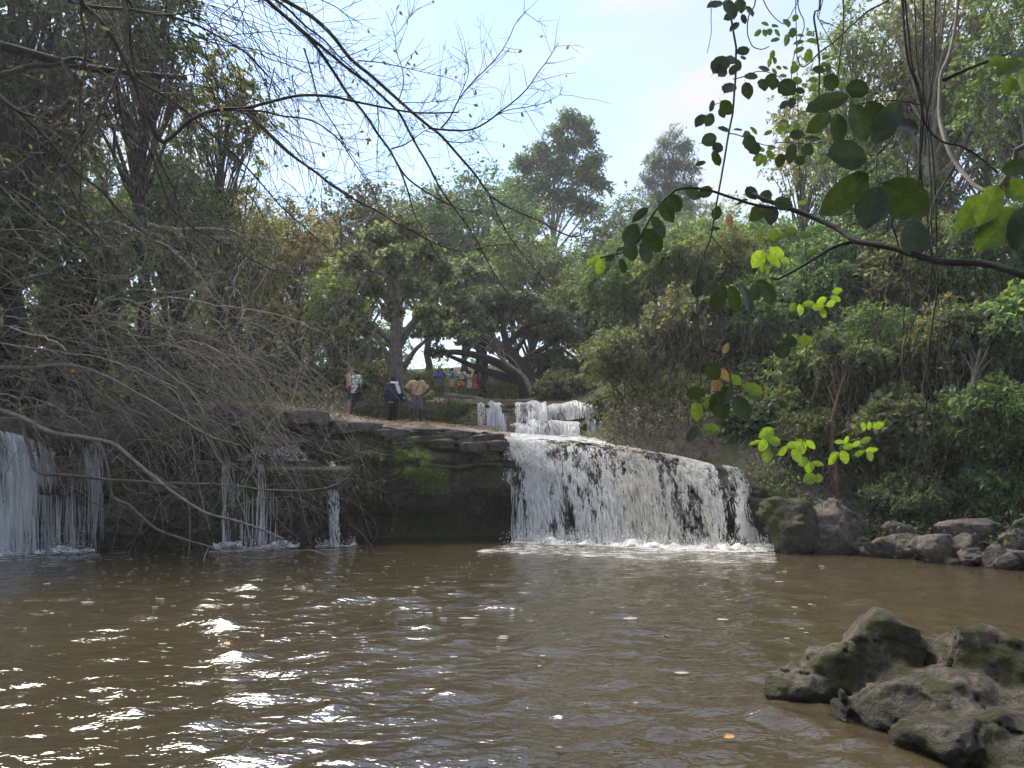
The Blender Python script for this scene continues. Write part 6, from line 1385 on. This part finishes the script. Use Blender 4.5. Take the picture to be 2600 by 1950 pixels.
leafset(hv, ZC, [(840, 150, 90, 55, 75), (830, 250, 70, 30, 10), (1000, 80, 80, 30, 30), (1060, 25, 100, 60, -60), (1150, 45, 90, 70, 70), (730, 620, 130, 90, 70), (850, 690, 190, 100, 75), (800, 620, 120, 70, 60), (950, 690, 170, 90, -65), (1030, 690, 180, 100, -80), (1080, 650, 110, 70, 70), (1150, 620, 140, 70, -30), (1170, 670, 110, 80, -70), (910, 580, 90, 45, 20),
    (705, 1280, 110, 70, 15), (690, 1540, 110, 60, 60), (860, 1360, 170, 110, -80), (900, 1300, 120, 80, 70), (1000, 1380, 160, 110, -60), (820, 1150, 110, 90, -60), (1300, 960, 90, 80, 20), (1260, 1020, 110, 70, 30)], 4.35, 'dark', .1)
leafset(hv, ZC, [(715, 1400, 120, 65, -80), (810, 1510, 120, 60, -5), (1070, 1260, 130, 70, -20), (960, 1200, 100, 50, -30), (800, 1340, 100, 50, 60), (1080, 1300, 70, 50, 20), (1400, 950, 95, 55, 0)], 4.35, 'mid', .1)
leafset(hv, ZC, [(840, 1220, 100, 60, 70), (890, 1170, 100, 50, -40), (925, 200, 90, 40, -80), (900, 1000, 70, 35, 60)], 4.35, 'brown', .05)
# small leaved creeper farther up
sv = empty('small_leaved_creeper', P(2030, 500, 5.4), 'pale small leaved creeper hanging from thin stems against the sky', 'vine', 'hanging vines on the right')
for pts, r in [([(2085, -160)] + zz(ZB, [(1500, 0), (1490, 110), (1440, 140), (1470, 380), (1490, 600), (1490, 980)]), .011), ([(2140, -160)] + zz(ZB, [(1730, 0), (1725, 300), (1690, 600), (1670, 770)]), .008), (zz(ZB, [(2400, -120), (2172, 20), (2000, 110), (1850, 240), (1680, 390), (1500, 530), (1390, 640), (1310, 665), (1280, 560)]), .009), ([(2015, -100)] + zz(ZB, [(1280, 0), (1310, 120), (1355, 260), (1250, 560), (1230, 800), (1250, 1000), (1230, 1260)]), .005),
               (zz(ZB, [(860, 20), (840, 90), (790, 180), (785, 330), (830, 460), (910, 500), (1000, 470)]), .006), (zz(ZB, [(930, -40), (1000, 100), (1100, 220), (1190, 250)]), .005), (zz(ZB, [(1480, 160), (1600, 350), (1690, 540), (1780, 780)]), .004), (zz(ZB, [(1490, 190), (1650, 270), (1840, 380)]), .004), (zz(ZB, [(1290, 30), (1220, 150), (1190, 200)]), .004), (zz(ZB, [(420, -60), (415, 200), (400, 390), (370, 540)]), .004), (zz(ZB, [(1180, 1090), (1080, 1330), (1065, 1500), (1060, 1640)]), .003)]:
    vine(sv, 'stem', pts, 5.3, 5.5, r, (.075, .062, .052), 26, .003)
leafset(sv, ZB, [(1310, 985, 100, 60, -50), (1280, 810, 120, 70, 10), (1440, 880, 110, 55, 30), (1440, 800, 100, 50, 5), (1730, 850, 100, 50, 10), (1590, 680, 120, 60, 80), (1390, 560, 140, 75, 80), (1300, 500, 130, 60, 35), (1295, 425, 110, 50, 15), (1435, 410, 120, 50, -5), (1400, 335, 80, 45, 25), (1315, 355, 75, 35, -10), (1235, 325, 120, 70, 85), (1175, 400, 150, 60, 75), (1175, 230, 110, 90, -70), (1260, 180, 75, 60, 60), (885, 330, 90, 50, 45), (955, 330, 80, 45, -70), (1000, 320, 80, 60, -80), (960, 240, 90, 50, 0),
    (1060, 260, 90, 60, 30), (1080, 330, 90, 60, -50), (1060, 400, 100, 50, 20), (1030, 550, 90, 45, 80), (1000, 630, 90, 55, 85), (1055, 605, 80, 45, 85), (1095, 680, 60, 45, -20), (1160, 680, 60, 30, -20), (1250, 630, 60, 30, 10), (1250, 690, 110, 70, 60), (1560, 575, 70, 45, 45), (1640, 590, 80, 30, 15), (1690, 680, 110, 40, -50), (1540, 650, 70, 45, 50), (1050, 720, 80, 60, -60), (1140, 760, 90, 40, 10), (1350, 850, 80, 35, 10),
    (845, 1310, 100, 55, -40), (990, 1330, 100, 45, 30), (1100, 1320, 95, 45, -30), (1150, 1215, 90, 40, 0), (1130, 1285, 100, 50, -25), (1190, 1270, 60, 35, 35), (1290, 1250, 60, 40, 20), (1220, 1300, 80, 60, 60), (1180, 1400, 70, 60, 80), (1010, 1550, 110, 60, -60), (890, 1580, 120, 70, 30), (900, 1620, 110, 60, 60), (955, 1610, 120, 45, 85), (1020, 1480, 80, 40, 0), (920, 1500, 80, 40, -20), (1550, 1610, 110, 60, 50), (1400, 1640, 100, 40, -10), (1490, 1340, 80, 50, 30), (1600, 1390, 80, 40, 10), (1510, 1450, 90, 35, 70)], 5.4, 'mid', .2)
leafset(sv, ZC, [(1110, 290, 80, 35, 80), (1230, 300, 90, 40, 20), (1320, 300, 90, 50, -10), (1400, 290, 100, 50, 20), (1310, 265, 80, 40, 0), (1200, 290, 70, 60, 80), (1490, 250, 90, 40, 10), (1380, 85, 80, 30, 5), (1440, 400, 70, 35, 30)], 5.4, 'mid', .2)
leafset(sv, ZC, [(1100, 440, 120, 75, 60), (1200, 450, 110, 60, -45), (1220, 400, 120, 60, -10), (1270, 450, 60, 40, -30), (1130, 490, 70, 35, 60), (1160, 510, 60, 30, -80)], 5.3, 'lime', .1)
# lime green sprig on its own thread
ls_ = empty('lime_sprig', P(2000, 1090, 6.2), 'bright lime green leafy sprig hanging on a thread over the right bank', 'vine', 'hanging vines on the right')
vine(ls_, 'stem', [(2015, -160), (2020, 100)] + zz(ZC, [(1350, 0), (1370, 200), (1390, 400), (1390, 620), (1385, 800), (1385, 1150), (1350, 1380), (1290, 1480), (1180, 1540)]), 6.0, 6.2, .0045, DK, 40)
for pts in [zz(Z6, [(610, 850), (680, 800), (700, 880), (730, 960), (760, 1050)]), zz(Z6, [(640, 870), (780, 850), (900, 830), (1010, 800), (1060, 770)]), zz(Z6, [(700, 870), (800, 880), (900, 920), (1000, 900)]), zz(Z6, [(520, 850), (560, 840), (620, 860)])]: vine(ls_, 'side_stem', pts, 6.2, 6.2, .003, (.06, .05, .03), 16, .001)
leafset(ls_, Z6, [(510, 830, 80, 50, 30), (550, 870, 70, 50, -10), (490, 890, 70, 55, 70), (515, 945, 70, 45, 85), (450, 880, 60, 22, 20), (600, 920, 80, 32, 30), (690, 900, 80, 60, -60), (670, 950, 80, 45, -60), (650, 890, 70, 32, 10), (745, 890, 70, 30, -40), (705, 980, 60, 35, 30), (735, 1010, 60, 40, 85), (780, 990, 60, 25, -10), (740, 1070, 70, 50, 20), (785, 1065, 45, 36, 80), (1020, 795, 45, 35, -60), (1050, 790, 45, 30, -80), (1100, 788, 65, 32, 10), (895, 875, 50, 22, 0), (930, 865, 45, 22, 60), (945, 900, 70, 28, 10), (985, 885, 60, 24, 10),
    (1035, 865, 60, 24, 30), (1065, 918, 65, 26, 5), (1055, 950, 50, 35, -80), (1000, 935, 55, 24, 25), (870, 945, 70, 28, 20), (920, 955, 70, 45, -70), (860, 965, 70, 28, 50)], 6.2, 'lime', .06)
leafset(ls_, ZC, [(1365, 760, 70, 45, -85), (1320, 740, 70, 40, 60), (1420, 720, 70, 35, 10), (1480, 740, 80, 40, 10), (1500, 700, 60, 35, 30), (1510, 780, 60, 40, -70), (1560, 720, 70, 40, 20), (1590, 690, 70, 40, -20), (1600, 640, 60, 35, 10)], 6.0, 'lime', .06)
# long dark bare vines
for i, (lab, lines, d) in enumerate([
  ('bundle of dark rope like vines hanging in front of the right bank', [(zz(ZA, [(900, -500), (940, 0), (1000, 180), (1050, 400), (1060, 470), (1040, 600), (1030, 750), (1050, 950), (1090, 1150), (1120, 1400), (1160, 1659)]), .011), (zz(ZA, [(1060, -500), (1060, 0), (1065, 470), (1045, 690)]), .009), (zz(ZA, [(1150, -500), (1140, 0), (1080, 450), (1060, 690), (1000, 800), (930, 880)]), .008), (zz(ZA, [(920, -500), (960, 40), (1030, 300), (1020, 600), (1010, 930)]), .009), (zz(ZA, [(1000, -500), (1010, 0), (1060, 200), (1090, 420)]), .006)], 6.4),
  ('long thin dark vine sweeping down to the pale bank rocks', [([(2340, 200), (2370, 400)] + zz(Z6, [(1410, 0), (1390, 200), (1360, 430), (1350, 700), (1310, 950), (1240, 1160)]), .010)], 6.6),
  ('dark forked vine ending halfway down the right bank', [([(2345, 240), (2360, 420)] + zz(Z6, [(1375, 0), (1310, 180), (1240, 350), (1220, 570)]), .009), (zz(Z6, [(1250, -600), (1250, 0), (1235, 320)]), .008)], 6.8)]):
    rt = empty('rope_vine', P(lines[0][0][0][0], 900, d), lab, 'vine', 'hanging vines on the right')
    for pts, r in lines: vine(rt, 'stem', pts, d, d + .1, r * (1.3 if i == 0 else 1), (.028, .024, .022), 36, .004)
# curtain of thin roots and dry vines on the right bank
g = np.random.default_rng(333)
def strands(root, name, n, xs, ys, ln, ds, r, col, seed, sway=.02, curl=0.0, seg=12):
    g = np.random.default_rng(seed); x = g.uniform(*xs, n); y = g.uniform(*ys, n); d = g.uniform(*ds, n); top = P(x, y, d); l = g.uniform(*ln, n)[:, None]
    t = np.linspace(0, 1, seg)[None]; L = top[:, None] + np.zeros((n, seg, 3)); L[..., 2] -= l * t
    L = L + np.cumsum(g.normal(0, sway, L.shape), 1) * [1, 1, .3]
    if curl: L[..., 0] += curl * l * np.sin(t * g.uniform(2, 6, n)[:, None] + g.uniform(0, 6, n)[:, None]) * t
    v, f = tubes(L, g.uniform(*r, (n, 1)) * np.linspace(1, .6, seg)[None], 4)
    return kid(root, name, v, f, M_TWIG, kind='stuff', col=np.repeat(np.array(col)[None] * g.uniform(.5, 1.5, (n, 1)), seg * 4, 0))
vcur = empty('vine_curtain', P(1780, 1080, 22), 'grey brown curtain of dry vines hanging down the right bank', 'vines')
strands(vcur, 'dry_vines', 230, (1560, 2100), (680, 1010), (.7, 3.4), (20.5, 25), (.004, .011), (.09, .075, .06), 1, .05, .16, 16)
strands(vcur, 'dry_vines', 120, (2050, 2620), (720, 1050), (1.0, 3.0), (16.5, 19), (.005, .013), (.09, .07, .05), 2, .045, .12)
rtan = empty('root_tangle', P(1680, 1110, 22), 'tangle of looping brown roots above the lip of the main waterfall', 'roots')
strands(rtan, 'roots', 260, (1540, 1860), (1010, 1110), (.4, 1.6), (20.5, 23.2), (.008, .02), (.13, .10, .075), 3, .07, .25, 18)
strands(rtan, 'roots', 110, (1870, 2120), (1100, 1230), (.6, 1.7), (18.2, 19.6), (.007, .017), (.13, .10, .075), 4, .05, .2, 16)
# roots and moss hanging on the cliff face
rb2 = np.random.default_rng(60); L = []
for i in range(150):
    p = cliff_pt(rb2.uniform(860, 1320), rb2.uniform(1.0, 2.9), .08); L.append(p)
L = np.array(L); n = len(L); t = np.linspace(0, 1, 9)[None]; Q = L[:, None] + np.zeros((n, 9, 3)); Q[..., 2] -= rb2.uniform(.3, 1.1, (n, 1)) * t; Q += np.cumsum(rb2.normal(0, .012, Q.shape), 1); Q[..., 2] = np.maximum(Q[..., 2], .06)
v, f = tubes(Q, rb2.uniform(.004, .009, (n, 1)) * np.linspace(1, .5, 9)[None], 4)
tag(mk('hanging_roots', v, f, M_TWIG, col=np.array((.11, .085, .06))), 'thin roots hanging over the undercut cliff', 'roots', kind='stuff')
def clifftuft(label, xs, zs, n, size, palette, seed):
    g = np.random.default_rng(seed); c = np.array([cliff_pt(g.uniform(*xs), g.uniform(*zs), .10) for _ in range(110)])
    return cover(label, c, n, size * .75, palette, seed, .055, 'moss_tuft')
clifftuft('bright green fern and moss patch in the middle of the cliff face', (1000, 1085), (1.75, 2.75), 3000, .075, 'moss', 71)
clifftuft('green moss patch low on the cliff face', (1060, 1130), (1.3, 2.0), 2000, .07, 'moss', 72)
clifftuft('grassy tuft under the ledge at the left of the cliff face', (860, 980), (2.0, 2.9), 1500, .10, 'olive', 73)
clifftuft('moss hanging beside the slim thread of water', (880, 960), (1.2, 1.9), 1200, .07, 'olive', 74)
clifftuft('small green plants near the left shoulder of the main waterfall', (1180, 1260), (2.3, 2.8), 500, .08, 'moss', 75)
clifftuft('olive creeping plants on the cliff behind the tangle', (280, 560), (1.6, 3.3), 1800, .1, 'olive', 76)
# foam flecks and fallen leaves on the pool
g = np.random.default_rng(5); n = 420
px = np.concatenate([g.uniform(60, 900, 260), g.uniform(900, 2100, 160)]); py = np.concatenate([1400 + g.gamma(2., 26, 260), 1393 + g.gamma(1.6, 60, 160)]); py = np.minimum(py, 1900)
c = np.array([G(a, b) for a, b in zip(px, py)]); c[:, 2] = .018
a = np.arange(7) / 7 * 2 * pi; r = (.009 + g.gamma(1.1, .009, n))[:, None] * g.uniform(.7, 1.3, (n, 7)); v = c[:, None] + np.stack([np.cos(a) * r * 1.7, np.sin(a) * r, r * 0], -1)
f = (np.arange(n)[:, None] * 7 + np.arange(7)[None])
tag(mk('foam_flecks', v.reshape(-1, 3), f, M_STRAND, col=np.full(3, .75)), 'small white foam flecks drifting on the pool', 'foam', kind='stuff')
me = leaf_mesh('fallen_leaf', 3, .56); mfl = m_plain('yellow_leaf', (.42, .22, .05), .5, .3, .4, 4); me.materials.append(mfl)
for px, py, L in [(1838, 1881, .075), (1411, 1907, .05), (836, 1787, .06), (1694, 1620, .08), (1368, 1699, .06), (570, 1637, .09), (665, 1616, .07), (2092, 1858, .06), (1500, 1562, .08), (1832, 1480, .1)]:
    o = link('fallen_leaf', me); p = G(px, py); o.location = (p[0], p[1], .022); o.rotation_euler = (g.normal(0, .12), g.normal(0, .12), g.uniform(0, 6)); o.scale = (L, L, L)
    tag(o, 'small yellow brown fallen leaf floating on the brown pool water', 'leaf', 'fallen leaves floating on the pool')
# ---------------------------------------------------------------- moist air
def haze():
    x0, x1, y0, y1, z0, z1 = -110., 110., -12., 125., -2.2, 42.
    v = np.array([(x, y, z) for x in (x0, x1) for y in (y0, y1) for z in (z0, z1)])
    f = np.array([(0, 1, 3, 2), (4, 6, 7, 5), (0, 4, 5, 1), (2, 3, 7, 6), (0, 2, 6, 4), (1, 5, 7, 3)])
    m, t, o = newmat('moist_air')
    pv = N(t, 'ShaderNodeVolumePrincipled'); pv.inputs['Color'].default_value = (.93, .96, 1, 1); pv.inputs['Density'].default_value = .0008; pv.inputs['Anisotropy'].default_value = .3
    t.links.new(pv.outputs[0], o.inputs['Volume'])
    return tag(mk('haze', v, f, m, smooth=False), 'thin pale haze in the forest air', 'haze', kind='stuff')
haze()
